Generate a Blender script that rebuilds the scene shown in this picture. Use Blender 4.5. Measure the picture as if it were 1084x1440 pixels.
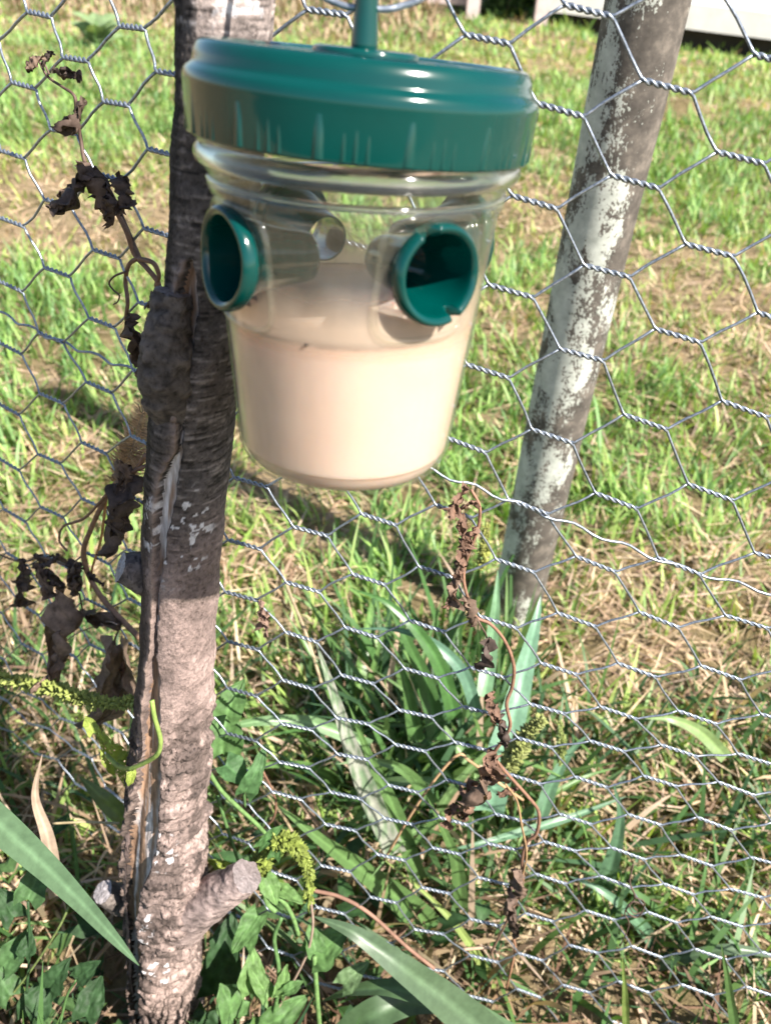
import bpy, math, random
import numpy as np
from mathutils import Vector, Matrix
random.seed(7); rng = np.random.default_rng(11)
for o in list(bpy.data.objects): bpy.data.objects.remove(o)
S = bpy.context.scene
COL = S.collection

# ------------------------------------------------------------------ camera, sky, sun, exposure
FPX, PITCH, ROLL, H = 1150.0, math.radians(34), math.radians(4), 0.80
Fv = np.array([0, math.cos(PITCH), -math.sin(PITCH)])
R0 = np.array([1.0, 0, 0]); U0 = np.array([0, math.sin(PITCH), math.cos(PITCH)])
Rv = math.cos(ROLL) * R0 + math.sin(ROLL) * U0
Uv = -math.sin(ROLL) * R0 + math.cos(ROLL) * U0
CAMP = np.array([0, 0, H])
cam = bpy.data.cameras.new('camera'); camo = bpy.data.objects.new('camera', cam); COL.objects.link(camo)
M = Matrix(((Rv[0], Uv[0], -Fv[0], 0), (Rv[1], Uv[1], -Fv[1], 0), (Rv[2], Uv[2], -Fv[2], H), (0, 0, 0, 1)))
camo.matrix_world = M
cam.sensor_fit = 'VERTICAL'; cam.sensor_height = 24; cam.sensor_width = 24
cam.lens = 24 * FPX / 1440; cam.clip_start = 0.01; cam.clip_end = 400
cam.dof.use_dof = True; cam.dof.focus_distance = 0.42; cam.dof.aperture_fstop = 8
S.camera = camo
SUN_AZ, SUN_EL = math.radians(50), math.radians(46)      # azimuth measured from behind the camera towards the right
sdir = Vector((math.sin(SUN_AZ) * math.cos(SUN_EL), -math.cos(SUN_AZ) * math.cos(SUN_EL), math.sin(SUN_EL)))
w = bpy.data.worlds.new('World'); S.world = w; w.use_nodes = True
nt = w.node_tree; bg = nt.nodes['Background']
sky = nt.nodes.new('ShaderNodeTexSky'); sky.sky_type = 'NISHITA'; sky.sun_disc = False
sky.sun_elevation = SUN_EL; sky.sun_rotation = math.atan2(sdir.x, sdir.y)
nt.links.new(sky.outputs[0], bg.inputs[0]); bg.inputs[1].default_value = 0.065
sl = bpy.data.lights.new('sun', 'SUN'); sl.energy = 5.0; sl.angle = math.radians(0.5); sl.color = (1, .94, .85)
so = bpy.data.objects.new('sun', sl); COL.objects.link(so); so.rotation_euler = sdir.to_track_quat('Z', 'Y').to_euler()
so.location = (1, -2, 4)
S.view_settings.view_transform = 'Standard'; S.view_settings.look = 'None'
S.view_settings.exposure = 1.45; S.view_settings.gamma = 1; S.view_settings.use_curve_mapping = False
S.render.engine = 'CYCLES'
S.cycles.use_denoising = True
S.cycles.max_bounces = 10; S.cycles.transparent_max_bounces = 16

# ------------------------------------------------------------------ helpers
def ray(px, py): return Fv + (px - 542) / FPX * Rv - (py - 720) / FPX * Uv
def P(px, py, D):                                   # the point of the place seen at (px, py), D metres ahead
    d = ray(px, py); return CAMP + d * (D / d[1])
def fence_D(x):
    t = -0.07 - x
    s = 0.5 * (t + math.sqrt(t * t + 0.0009))
    return 0.36 + min(0.72 * s, 0.3)
def PF(px, py, off=0.0):                            # on the sheet the wire netting hangs in
    d = ray(px, py); D = 0.36
    for _ in range(40): D = fence_D(d[0] * D / d[1])
    return CAMP + d * ((D - off) / d[1])
def sstep(a, b, x):
    t = np.clip((x - a) / (b - a), 0, 1); return t * t * (3 - 2 * t)
def hsh(*a):
    s = np.zeros_like(np.asarray(a[0], dtype=float))
    for k, v in zip((127.1, 311.7, 74.7), a): s = s + np.asarray(v) * k
    s = np.sin(s) * 43758.5453
    return s - np.floor(s)
def vnoise(x, y, z=None):
    x = np.asarray(x, float); y = np.asarray(y, float); z = np.zeros_like(x) if z is None else np.asarray(z, float)
    i, j, k = np.floor(x), np.floor(y), np.floor(z); a, b, c = x - i, y - j, z - k
    a, b, c = a*a*(3-2*a), b*b*(3-2*b), c*c*(3-2*c)
    r = 0
    for di in (0, 1):
        for dj in (0, 1):
            for dk in (0, 1):
                r = r + hsh(i+di, j+dj, k+dk) * (a if di else 1-a) * (b if dj else 1-b) * (c if dk else 1-c)
    return r
def fbm(x, y, z=None, o=4):
    s, amp, tot = 0, 1.0, 0
    z = np.zeros_like(np.asarray(x, float)) if z is None else z
    for k in range(o):
        s = s + amp * vnoise(x * 2**k + 17*k, y * 2**k, z * 2**k); tot += amp; amp *= .55
    return s / tot
def worley(x, y):                                   # nearest, second nearest distance, cell id
    i, j = np.floor(x), np.floor(y)
    d1 = np.full_like(x, 9.); d2 = np.full_like(x, 9.); idc = np.zeros_like(x)
    for di in (-1, 0, 1):
        for dj in (-1, 0, 1):
            ci, cj = i + di, j + dj
            fx = ci + hsh(ci, cj); fy = cj + hsh(cj + 31.7, ci + 5.3)
            d = np.hypot(x - fx, y - fy)
            near = d < d1
            d2 = np.where(near, d1, np.minimum(d2, d)); idc = np.where(near, hsh(ci + 3.3, cj + 9.1), idc); d1 = np.where(near, d, d1)
    return d1, d2, idc

def mesh(name, V, F, smooth=True, tint=None):
    me = bpy.data.meshes.new(name)
    V = np.asarray(V, dtype=np.float32)
    if isinstance(F, np.ndarray):
        me.vertices.add(len(V)); me.vertices.foreach_set('co', V.ravel())
        n, k = F.shape
        me.loops.add(n * k); me.polygons.add(n)
        me.polygons.foreach_set('loop_start', np.arange(0, n*k, k, dtype=np.int32))
        me.polygons.foreach_set('loop_total', np.full(n, k, dtype=np.int32))
        me.loops.foreach_set('vertex_index', F.astype(np.int32).ravel())
        me.update(calc_edges=True)
    else:
        me.from_pydata([tuple(map(float, v)) for v in V], [], [tuple(map(int, f)) for f in F]); me.update()
    if smooth: me.polygons.foreach_set('use_smooth', np.ones(len(me.polygons), dtype=bool))
    if tint is not None:
        at = me.color_attributes.new('tint', 'FLOAT_COLOR', 'POINT')
        t = np.ones((len(V), 4), dtype=np.float32); t[:, :3] = np.asarray(tint, dtype=np.float32)
        at.data.foreach_set('color', t.ravel())
    return me
def obj(name, me, mat=None, parent=None, loc=None):
    o = bpy.data.objects.new(name, me); COL.objects.link(o)
    if mat is not None: me.materials.append(mat)
    if loc is not None: o.location = loc
    if parent is not None:
        o.parent = parent
        if loc is None: o.matrix_parent_inverse = PINV[parent.name]     # vertices given in world space
    return o
PINV = {}
def empty(name, loc, rot=None):
    o = bpy.data.objects.new(name, None); COL.objects.link(o); o.location = tuple(map(float, loc)); o.empty_display_size = .01
    m = Matrix.Translation(Vector(tuple(map(float, loc))))
    if rot is not None: o.rotation_euler = rot; m = m @ rot.to_matrix().to_4x4()
    PINV[o.name] = m.inverted()
    return o
def tag(o, label, cat, group=None):
    o['label'] = label; o['category'] = cat
    if group: o['group'] = group
    return o
def partof(o):                                       # a part mesh that itself carries sub-parts in world space
    PINV[o.name] = Matrix.Identity(4) if o.parent is None else PINV[o.parent.name] if False else Matrix.Identity(4)
    return o
def grid_faces(m, n, wrap=False):
    i, j = np.meshgrid(np.arange(m - 1), np.arange(n if wrap else n - 1), indexing='ij')
    j2 = (j + 1) % n
    return np.stack([i*n + j, i*n + j2, (i+1)*n + j2, (i+1)*n + j], -1).reshape(-1, 4)
def cat_pts(pts, k=6):                               # Catmull-Rom through the points
    p = np.asarray(pts, float); q = np.vstack([2*p[0]-p[1], p, 2*p[-1]-p[-2]]); out = []
    for i in range(1, len(q) - 2):
        for t in np.linspace(0, 1, k, endpoint=False):
            out.append(.5*((2*q[i]) + (q[i+1]-q[i-1])*t + (2*q[i-1]-5*q[i]+4*q[i+1]-q[i+2])*t*t + (-q[i-1]+3*q[i]-3*q[i+1]+q[i+2])*t**3))
    out.append(q[-2]); return np.array(out)
def frames(p):
    t = np.gradient(p, axis=0); t /= np.linalg.norm(t, axis=1)[:, None] + 1e-12
    n = np.zeros_like(p); a = np.array([0, 0, 1.]) if abs(t[0][2]) < .9 else np.array([1., 0, 0])
    v = a - t[0] * a.dot(t[0]); n[0] = v / np.linalg.norm(v)
    for i in range(1, len(p)):
        v = n[i-1] - t[i] * n[i-1].dot(t[i]); n[i] = v / (np.linalg.norm(v) + 1e-12)
    return t, n, np.cross(t, n)
def tubeVF(p, r, sides=6, cap=True):
    p = np.asarray(p, float); t, n, b = frames(p); r = np.broadcast_to(np.asarray(r, float), (len(p),))
    a = np.linspace(0, 2*np.pi, sides, endpoint=False)
    V = p[:, None] + r[:, None, None] * (np.cos(a)[None, :, None]*n[:, None] + np.sin(a)[None, :, None]*b[:, None])
    V = V.reshape(-1, 3); F = grid_faces(len(p), sides, True).tolist()
    if cap: F.append(list(range(sides))[::-1]); F.append(list(range(len(V)-sides, len(V))))
    return V, F
def tube(name, p, r, mat, parent=None, sides=6, tint=None, loc=None):
    V, F = tubeVF(p, r, sides); return obj(name, mesh(name, V, F, True, None if tint is None else np.tile(tint, (len(V), 1))), mat, parent, loc)
def joinVF(parts):
    V, F, o = [], [], 0
    for v, f in parts:
        V.append(np.asarray(v)); F += [[i + o for i in q] for q in f]; o += len(v)
    return np.vstack(V), F
def lathe(prof, n=64, ang=None):
    prof = np.asarray(prof, float); a = np.linspace(0, 2*np.pi, n, endpoint=False)
    V = np.stack([prof[:, 0][:, None]*np.cos(a), prof[:, 0][:, None]*np.sin(a), np.repeat(prof[:, 1][:, None], n, 1)], -1).reshape(-1, 3)
    return V, grid_faces(len(prof), n, True)[:, ::-1]
def boxVF(x0, x1, y0, y1, z0, z1):
    V = [(x, y, z) for x in (x0, x1) for y in (y0, y1) for z in (z0, z1)]
    return np.array(V, float), [(0,1,3,2),(4,6,7,5),(0,4,5,1),(2,3,7,6),(0,2,6,4),(1,5,7,3)]

# ------------------------------------------------------------------ materials
def newmat(name):
    m = bpy.data.materials.new(name); m.use_nodes = True
    return m, m.node_tree, m.node_tree.nodes['Principled BSDF'], m.node_tree.nodes['Material Output']
def N(nt, t, **kw):
    n = nt.nodes.new(t)
    for k, v in kw.items():
        if k in n.inputs: n.inputs[k].default_value = v
        else: setattr(n, k, v)
    return n
def noise(nt, scale, detail=6, rough=.6, coord='Object', stretch=None):
    tc = N(nt, 'ShaderNodeTexCoord'); src = tc.outputs[coord]
    if stretch:
        mp = N(nt, 'ShaderNodeMapping'); mp.inputs['Scale'].default_value = stretch; nt.links.new(src, mp.inputs[0]); src = mp.outputs[0]
    n = N(nt, 'ShaderNodeTexNoise'); n.inputs['Scale'].default_value = scale; n.inputs['Detail'].default_value = detail; n.inputs['Roughness'].default_value = rough
    nt.links.new(src, n.inputs['Vector']); return n
def ramp(nt, src, stops):
    r = N(nt, 'ShaderNodeValToRGB'); e = r.color_ramp.elements
    while len(e) < len(stops): e.new(.5)
    for el, (p, c) in zip(e, stops): el.position = p; el.color = (*c, 1) if len(c) == 3 else c
    nt.links.new(src, r.inputs[0]); return r
def mixc(nt, fac, a, b, mode='MIX'):
    m = N(nt, 'ShaderNodeMix', data_type='RGBA', blend_type=mode)
    for s, v in ((m.inputs[0], fac), (m.inputs[6], a), (m.inputs[7], b)):
        if hasattr(v, 'is_linked'): nt.links.new(v, s)
        elif isinstance(v, (int, float)): s.default_value = v
        else: s.default_value = (*v, 1)
    return m.outputs[2]
def bump(nt, b, h, strength=.4, dist=.002):
    bp = N(nt, 'ShaderNodeBump'); bp.inputs['Strength'].default_value = strength; bp.inputs['Distance'].default_value = dist
    nt.links.new(h, bp.inputs['Height']); nt.links.new(bp.outputs[0], b.inputs['Normal']); return bp
def simple(name, col, rough=.5, metal=0, var=.25, scale=60, bmp=.0, spec=.5):
    m, nt, b, o = newmat(name); n = noise(nt, scale)
    r = ramp(nt, n.outputs[0], [(.3, tuple(c*(1-var) for c in col)), (.7, tuple(min(1, c*(1+var)) for c in col))])
    nt.links.new(r.outputs[0], b.inputs['Base Color']); b.inputs['Roughness'].default_value = rough; b.inputs['Metallic'].default_value = metal
    b.inputs['Specular IOR Level'].default_value = spec
    if bmp: bump(nt, b, n.outputs[0], bmp, .002)
    return m
def leafmat(name, trans=.35, rough=.45, var=.3, scale=90, spec=.4, veins=False, bstr=.15):
    m, nt, b, o = newmat(name)
    at = N(nt, 'ShaderNodeAttribute', attribute_name='tint')
    n = noise(nt, scale, 5)
    r = ramp(nt, n.outputs[0], [(.3, (1-var,)*3), (.7, (1+var,)*3)])
    c = mixc(nt, 1.0, at.outputs[0], r.outputs[0], 'MULTIPLY')
    nt.links.new(c, b.inputs['Base Color']); b.inputs['Roughness'].default_value = rough; b.inputs['Specular IOR Level'].default_value = spec
    bump(nt, b, n.outputs[0], bstr, .001)
    if trans > 0:
        tr = N(nt, 'ShaderNodeBsdfTranslucent')
        c2 = mixc(nt, 1.0, c, (1.25, 1.25, .55), 'MULTIPLY'); nt.links.new(c2, tr.inputs[0])
        mx = N(nt, 'ShaderNodeMixShader'); mx.inputs[0].default_value = trans
        nt.links.new(b.outputs[0], mx.inputs[1]); nt.links.new(tr.outputs[0], mx.inputs[2]); nt.links.new(mx.outputs[0], o.inputs[0])
    return m
M_grass = leafmat('grass_blade', .35, .5, .2, 40)
M_broad = leafmat('broad_blade', .25, .38, .18, 150, .5)
M_leaf = leafmat('green_leaf', .3, .58, .35, 160, .25, bstr=.5)
M_dead = leafmat('dead_leaf', .12, .7, .45, 160, .25, bstr=.7)
M_straw = leafmat('straw', .15, .7, .3, 80, .2)
M_stem = leafmat('stem_skin', 0, .6, .35, 200, .3, bstr=.5)

m, nt, b, o = newmat('soil'); n1 = noise(nt, 6, 8, .65); n2 = noise(nt, 90, 6, .7)
r1 = ramp(nt, n1.outputs[0], [(.35, (.13, .11, .05)), (.5, (.27, .215, .13)), (.65, (.40, .31, .21))])
r2 = ramp(nt, n2.outputs[0], [(.3, (.55, .55, .5)), (.7, (1.25, 1.2, 1.1))])
nt.links.new(mixc(nt, 1.0, r1.outputs[0], r2.outputs[0], 'MULTIPLY'), b.inputs['Base Color']); b.inputs['Roughness'].default_value = .95
b.inputs['Specular IOR Level'].default_value = .1
bump(nt, b, n2.outputs[0], .9, .02); M_soil = m

m, nt, b, o = newmat('galvanised_wire'); n = noise(nt, 700, 4)
r = ramp(nt, n.outputs[0], [(.35, (.17, .20, .25)), (.65, (.40, .44, .50))]); nt.links.new(r.outputs[0], b.inputs['Base Color'])
b.inputs['Metallic'].default_value = .75; b.inputs['Roughness'].default_value = .40; M_wire = m

m, nt, b, o = newmat('bark'); at = N(nt, 'ShaderNodeAttribute', attribute_name='tint')
n = noise(nt, 420, 8, .7, stretch=(1, 1, .8)); n2 = noise(nt, 1300, 4, .6)
r = ramp(nt, n.outputs[0], [(.32, (.4, .38, .38)), (.48, (1, 1, 1)), (.7, (1.3, 1.27, 1.27))])
nt.links.new(mixc(nt, 1.0, at.outputs[0], r.outputs[0], 'MULTIPLY'), b.inputs['Base Color']); b.inputs['Roughness'].default_value = .85
b.inputs['Specular IOR Level'].default_value = .25
ad = N(nt, 'ShaderNodeMath', operation='ADD'); nt.links.new(n.outputs[0], ad.inputs[0]); nt.links.new(n2.outputs[0], ad.inputs[1])
bump(nt, b, ad.outputs[0], .5, .0012); M_bark = m

m, nt, b, o = newmat('bare_wood'); at = N(nt, 'ShaderNodeAttribute', attribute_name='tint')
n = noise(nt, 500, 6, .65, stretch=(1, 1, .12))
r = ramp(nt, n.outputs[0], [(.3, (.55, .52, .5)), (.7, (1.4, 1.4, 1.4))])
nt.links.new(mixc(nt, 1.0, at.outputs[0], r.outputs[0], 'MULTIPLY'), b.inputs['Base Color']); b.inputs['Roughness'].default_value = .55
bump(nt, b, n.outputs[0], .5, .001); M_wood = m

m, nt, b, o = newmat('flaking_paint'); tc = N(nt, 'ShaderNodeTexCoord'); sp = N(nt, 'ShaderNodeSeparateXYZ'); nt.links.new(tc.outputs['Object'], sp.inputs[0])
na = noise(nt, 26, 10, .74, stretch=(1, 1, .45)); nb = noise(nt, 440, 5, .65, stretch=(1, 1, .7)); nc = noise(nt, 8, 3, .5)
# paint left on the weather side (object -x), worn towards +x
ma = N(nt, 'ShaderNodeMath', operation='MULTIPLY_ADD'); nt.links.new(sp.outputs[0], ma.inputs[0]); ma.inputs[1].default_value = -7.0; ma.inputs[2].default_value = -.015
mc = N(nt, 'ShaderNodeMath', operation='MINIMUM'); nt.links.new(ma.outputs[0], mc.inputs[0]); mc.inputs[1].default_value = .018
m1 = N(nt, 'ShaderNodeMath', operation='ADD'); nx_ = N(nt, 'ShaderNodeMath', operation='MULTIPLY_ADD'); nt.links.new(na.outputs[0], nx_.inputs[0]); nx_.inputs[1].default_value = 2.1; nx_.inputs[2].default_value = -.575; nt.links.new(mc.outputs[0], m1.inputs[0]); nt.links.new(nx_.outputs[0], m1.inputs[1])
m2 = N(nt, 'ShaderNodeMath', operation='MULTIPLY_ADD'); nt.links.new(nb.outputs[0], m2.inputs[0]); m2.inputs[1].default_value = .85; nt.links.new(m1.outputs[0], m2.inputs[2])
m3 = N(nt, 'ShaderNodeMath', operation='MULTIPLY_ADD'); nt.links.new(nc.outputs[0], m3.inputs[0]); m3.inputs[1].default_value = .35; nt.links.new(m2.outputs[0], m3.inputs[2])
mask = ramp(nt, m3.outputs[0], [(.5, (0, 0, 0)), (.51, (1, 1, 1))])
m3b = N(nt, 'ShaderNodeMath', operation='SUBTRACT'); nt.links.new(m3.outputs[0], m3b.inputs[0]); m3b.inputs[1].default_value = .58
for l_ in list(mask.inputs[0].links): nt.links.remove(l_)
nt.links.new(m3b.outputs[0], mask.inputs[0])
nd = noise(nt, 60, 7, .7)
under = ramp(nt, nd.outputs[0], [(.3, (.045, .04, .035)), (.52, (.11, .096, .083)), (.75, (.25, .215, .18))])
paint = ramp(nt, nd.outputs[0], [(.3, (.33, .35, .31)), (.65, (.60, .62, .56))])
nt.links.new(mixc(nt, mask.outputs[0], under.outputs[0], paint.outputs[0]), b.inputs['Base Color']); b.inputs['Roughness'].default_value = .7
b.inputs['Specular IOR Level'].default_value = .3
bump(nt, b, mask.outputs[0], .5, .0008); M_pole = m

m, nt, b, o = newmat('green_plastic'); n = noise(nt, 40, 5)
r = ramp(nt, n.outputs[0], [(.3, (.0, .037, .033)), (.7, (.0, .045, .040))]); nt.links.new(r.outputs[0], b.inputs['Base Color'])
b.inputs['Roughness'].default_value = .16; b.inputs['Specular IOR Level'].default_value = .42
b.inputs['Coat Weight'].default_value = .35; b.inputs['Coat Roughness'].default_value = .05; rr = ramp(nt, noise(nt, 25, 7).outputs[0], [(.4, (.07,)*3), (.75, (.2,)*3)]); nt.links.new(rr.outputs[0], b.inputs['Roughness'])
M_green = m

m, nt, b, o = newmat('clear_plastic')
lw = N(nt, 'ShaderNodeLayerWeight'); lw.inputs[0].default_value = .35
rt = ramp(nt, lw.outputs['Facing'], [(.0, (.975, .98, .965)), (.6, (.95, .96, .94)), (1, (.66, .68, .66))])
tr = N(nt, 'ShaderNodeBsdfTransparent'); nt.links.new(rt.outputs[0], tr.inputs[0])
gl = N(nt, 'ShaderNodeBsdfGlossy'); gl.inputs['Roughness'].default_value = .06; gl.inputs[0].default_value = (1, 1, 1, 1)
lw2 = N(nt, 'ShaderNodeLayerWeight'); lw2.inputs[0].default_value = .5; fr = ramp(nt, lw2.outputs['Facing'], [(0, (.03,)*3), (.5, (.07,)*3), (.8, (.25,)*3), (1, (.75,)*3)])
mx = N(nt, 'ShaderNodeMixShader'); nt.links.new(fr.outputs[0], mx.inputs[0]); nt.links.new(tr.outputs[0], mx.inputs[1]); nt.links.new(gl.outputs[0], mx.inputs[2])
df = N(nt, 'ShaderNodeBsdfDiffuse'); df.inputs[0].default_value = (.62, .60, .52, 1)
hz = ramp(nt, noise(nt, 45, 6).outputs[0], [(.35, (.015,)*3), (.8, (.06,)*3)])
mx2 = N(nt, 'ShaderNodeMixShader'); nt.links.new(hz.outputs[0], mx2.inputs[0]); nt.links.new(mx.outputs[0], mx2.inputs[1]); nt.links.new(df.outputs[0], mx2.inputs[2])
nt.links.new(mx2.outputs[0], o.inputs[0]); nt.nodes.remove(b); M_clear = m

m, nt, b, o = newmat('thick_clear_plastic'); b.inputs['Transmission Weight'].default_value = 1; b.inputs['Roughness'].default_value = .08; b.inputs['IOR'].default_value = 1.46; b.inputs['Base Color'].default_value = (.95, .95, .92, 1); M_thick = m
m, nt, b, o = newmat('cloudy_bait'); n = noise(nt, 22, 4, .5)
r = ramp(nt, n.outputs[0], [(.3, (.67, .47, .40)), (.7, (.72, .535, .465))]); nt.links.new(r.outputs[0], b.inputs['Base Color'])
b.inputs['Subsurface Weight'].default_value = .6; b.inputs['Subsurface Radius'].default_value = (1, .6, .35); b.inputs['Subsurface Scale'].default_value = .012
b.inputs['Roughness'].default_value = .25; M_bait = m

m, nt, b, o = newmat('bait_residue'); tc = N(nt, 'ShaderNodeTexCoord'); sp = N(nt, 'ShaderNodeSeparateXYZ'); nt.links.new(tc.outputs['Object'], sp.inputs[0])
mr = N(nt, 'ShaderNodeMapRange'); nt.links.new(sp.outputs[2], mr.inputs[0]); mr.inputs[1].default_value = .050; mr.inputs[2].default_value = .076; mr.inputs[3].default_value = 1.25; mr.inputs[4].default_value = -.35
nn_ = noise(nt, 38, 6, .55, stretch=(1, 1, .45)); mm = N(nt, 'ShaderNodeMath', operation='MULTIPLY_ADD'); nt.links.new(nn_.outputs[0], mm.inputs[0]); mm.inputs[1].default_value = .9; mm.inputs[2].default_value = -.40
ma_ = N(nt, 'ShaderNodeMath', operation='ADD'); ma_.use_clamp = True; nt.links.new(mr.outputs[0], ma_.inputs[0]); nt.links.new(mm.outputs[0], ma_.inputs[1])
fa = ramp(nt, ma_.outputs[0], [(.12, (0, 0, 0)), (.95, (.96, .96, .96))])
tr = N(nt, 'ShaderNodeBsdfTransparent'); df = N(nt, 'ShaderNodeBsdfDiffuse'); df.inputs[0].default_value = (.82, .62, .51, 1); tl_ = N(nt, 'ShaderNodeBsdfTranslucent'); tl_.inputs[0].default_value = (.86, .66, .54, 1)
m1_ = N(nt, 'ShaderNodeMixShader'); m1_.inputs[0].default_value = .45; nt.links.new(df.outputs[0], m1_.inputs[1]); nt.links.new(tl_.outputs[0], m1_.inputs[2])
mb_ = N(nt, 'ShaderNodeMapRange'); nt.links.new(sp.outputs[2], mb_.inputs[0]); mb_.inputs[1].default_value = .0445; mb_.inputs[2].default_value = .0525; mu_ = N(nt, 'ShaderNodeMath', operation='MULTIPLY'); nt.links.new(fa.outputs[0], mu_.inputs[0]); nt.links.new(mb_.outputs[0], mu_.inputs[1])
m2_ = N(nt, 'ShaderNodeMixShader'); nt.links.new(mu_.outputs[0], m2_.inputs[0]); nt.links.new(tr.outputs[0], m2_.inputs[1]); nt.links.new(m1_.outputs[0], m2_.inputs[2]); nt.links.new(m2_.outputs[0], o.inputs[0]); nt.nodes.remove(b); M_film = m
M_siding = simple('white_siding', (.78, .79, .80), .6, 0, .05, 8, .1)
M_skirt = simple('skirting_paint', (.66, .65, .62), .7, 0, .1, 8, .2)
M_darkwood = simple('old_wood', (.20, .15, .125), .9, 0, .4, 12, .4)
M_palewood = simple('pale_post', (.48, .39, .37), .85, 0, .15, 12, .3)
M_roof = simple('roof_sheet', (.2, .19, .18), .8, 0, .2, 6, .2)
M_dark = simple('underfloor', (.03, .028, .025), .95, 0, .3, 6)
M_insect = simple('insect_body', (.03, .02, .015), .5)

# ------------------------------------------------------------------ ground
def gz(x, y):
    x = np.asarray(x, float); y = np.asarray(y, float)
    return .055 * sstep(.45, .95, y) + .0400 * np.maximum(0, y - 1.0) + .012 * (fbm(x*1.3, y*1.3) - .5) + .02 * (vnoise(x*5+9, y*5) - .5) * sstep(.3, 1, y) - .11*sstep(7.3, 8.3, y + .35*(x-1.6))*sstep(1.3, 1.9, x)
ys = np.concatenate([np.linspace(-3, .2, 12), np.linspace(.25, 3, 90), np.linspace(3.1, 14, 90), np.geomspace(15, 300, 20)])
xs = np.concatenate([-np.geomspace(300, 5, 15), np.linspace(-4.5, 4.5, 130), np.geomspace(5, 300, 15)])
gx, gy = np.meshgrid(xs, ys); GZ = gz(gx, np.minimum(gy, 14.))
o = obj('ground', mesh('ground', np.stack([gx, gy, GZ], -1).reshape(-1, 3), grid_faces(len(ys), len(xs))), M_soil); o['kind'] = 'structure'
def onground(px, py):
    d = ray(px, py); t = .3
    for k in range(4000):
        p = CAMP + d * t
        if p[2] <= gz(p[0], p[1]): return p
        t += max(.004, .004 * t)
    return p

# ------------------------------------------------------------------ grass
def blades(root, h, wd, az, lean, bend, twist, seg, tint, tipt=None, fold=0):
    n = len(root); t = np.linspace(0, 1, seg + 1)
    a = lean[:, None] + bend[:, None] * t[None]
    ds = (h / seg)[:, None]
    hor = np.concatenate([np.zeros((n, 1)), np.cumsum(np.sin(a[:, :-1]) * ds, 1)], 1)
    ver = np.concatenate([np.zeros((n, 1)), np.cumsum(np.cos(a[:, :-1]) * ds, 1)], 1)
    d = np.stack([np.cos(az), np.sin(az)], -1)
    c = np.stack([root[:, 0][:, None] + hor*d[:, 0:1], root[:, 1][:, None] + hor*d[:, 1:2], root[:, 2][:, None] + ver], -1)
    wa = az + np.pi/2 + twist
    wdir = np.stack([np.cos(wa), np.sin(wa), .3*np.sin(twist)], -1)
    prof = np.where(t < .35, .65 + t, (1 - ((t - .35)/.65)**1.8)) * 1.0 + .02
    off = (wd[:, None] * prof[None])[..., None] * wdir[:, None] * .5
    V = np.stack([c - off, c + off], 2)                     # n, seg+1, 2, 3
    base = (np.arange(n) * (seg+1) * 2)[:, None]
    k = np.arange(seg)[None] * 2
    F = np.stack([base + k, base + k + 1, base + k + 3, base + k + 2], -1).reshape(-1, 4)
    tt = t[None, :, None, None]
    T = tint[:, None, None, :] if tipt is None else tint[:, None, None, :]*(1-tt) + tipt[:, None, None, :]*tt
    T = np.broadcast_to(T, V.shape)
    return V.reshape(-1, 3), F, T.reshape(-1, 3)
patches = [(60, 265, 1.0, .55, .35), (170, 330, .8, .3, .25), (40, 330, .8, .4, .3), (745, 300, .9, .18, .3), (930, 370, 1.0, .3, .35), (1000, 430, .7, .25, .25), (870, 120, .7, .25, .5),
           (120, 150, -1.2, .8, .9), (810, 200, -1.0, .5, .8), (1010, 240, -1.2, .55, .9), (60, 480, -.5, .3, .3), (960, 560, .15, .4, .3), (1000, 900, .1, .2, .2), (950, 1150, .35, .15, .12), (540, 730, .3, .1, .1), (360, 760, .6, .12, .12), (900, 700, -.35, .2, .2)]
PW = [(onground(a, b), s, sx, sy) for a, b, s, sx, sy in patches]
def dryness(x, y):
    d = 1.35 * (fbm(x*2.1+4, y*2.1, o=3) - .5) + .9*(fbm(x*9, y*9+3, o=2) - .5) + .36
    for p, s, sx, sy in PW: d = d + s * .42 * np.exp(-((x-p[0])/sx)**2 - ((y-p[1])/sy)**2)
    return np.clip(d, 0, 1)
GREEN = np.array([[.145, .205, .055], [.19, .245, .08], [.105, .165, .055], [.24, .275, .11], [.145, .21, .095]])*np.array([.86, 1.0, .82])
DRY = np.array([[.48, .36, .23], [.40, .28, .19], [.54, .43, .29], [.30, .20, .14], [.48, .36, .27]])
def wedge(n, r0, r1, half=.78):
    r = np.sqrt(rng.uniform(r0*r0, r1*r1, n)); a = rng.uniform(-half, half, n)
    return r*np.sin(a), r*np.cos(a)
Vs, Fs, Ts, off = [], [], [], 0
def addb(V, F, T):
    global off
    Vs.append(V); Fs.append(F + off); Ts.append(T); off += len(V)
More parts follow.
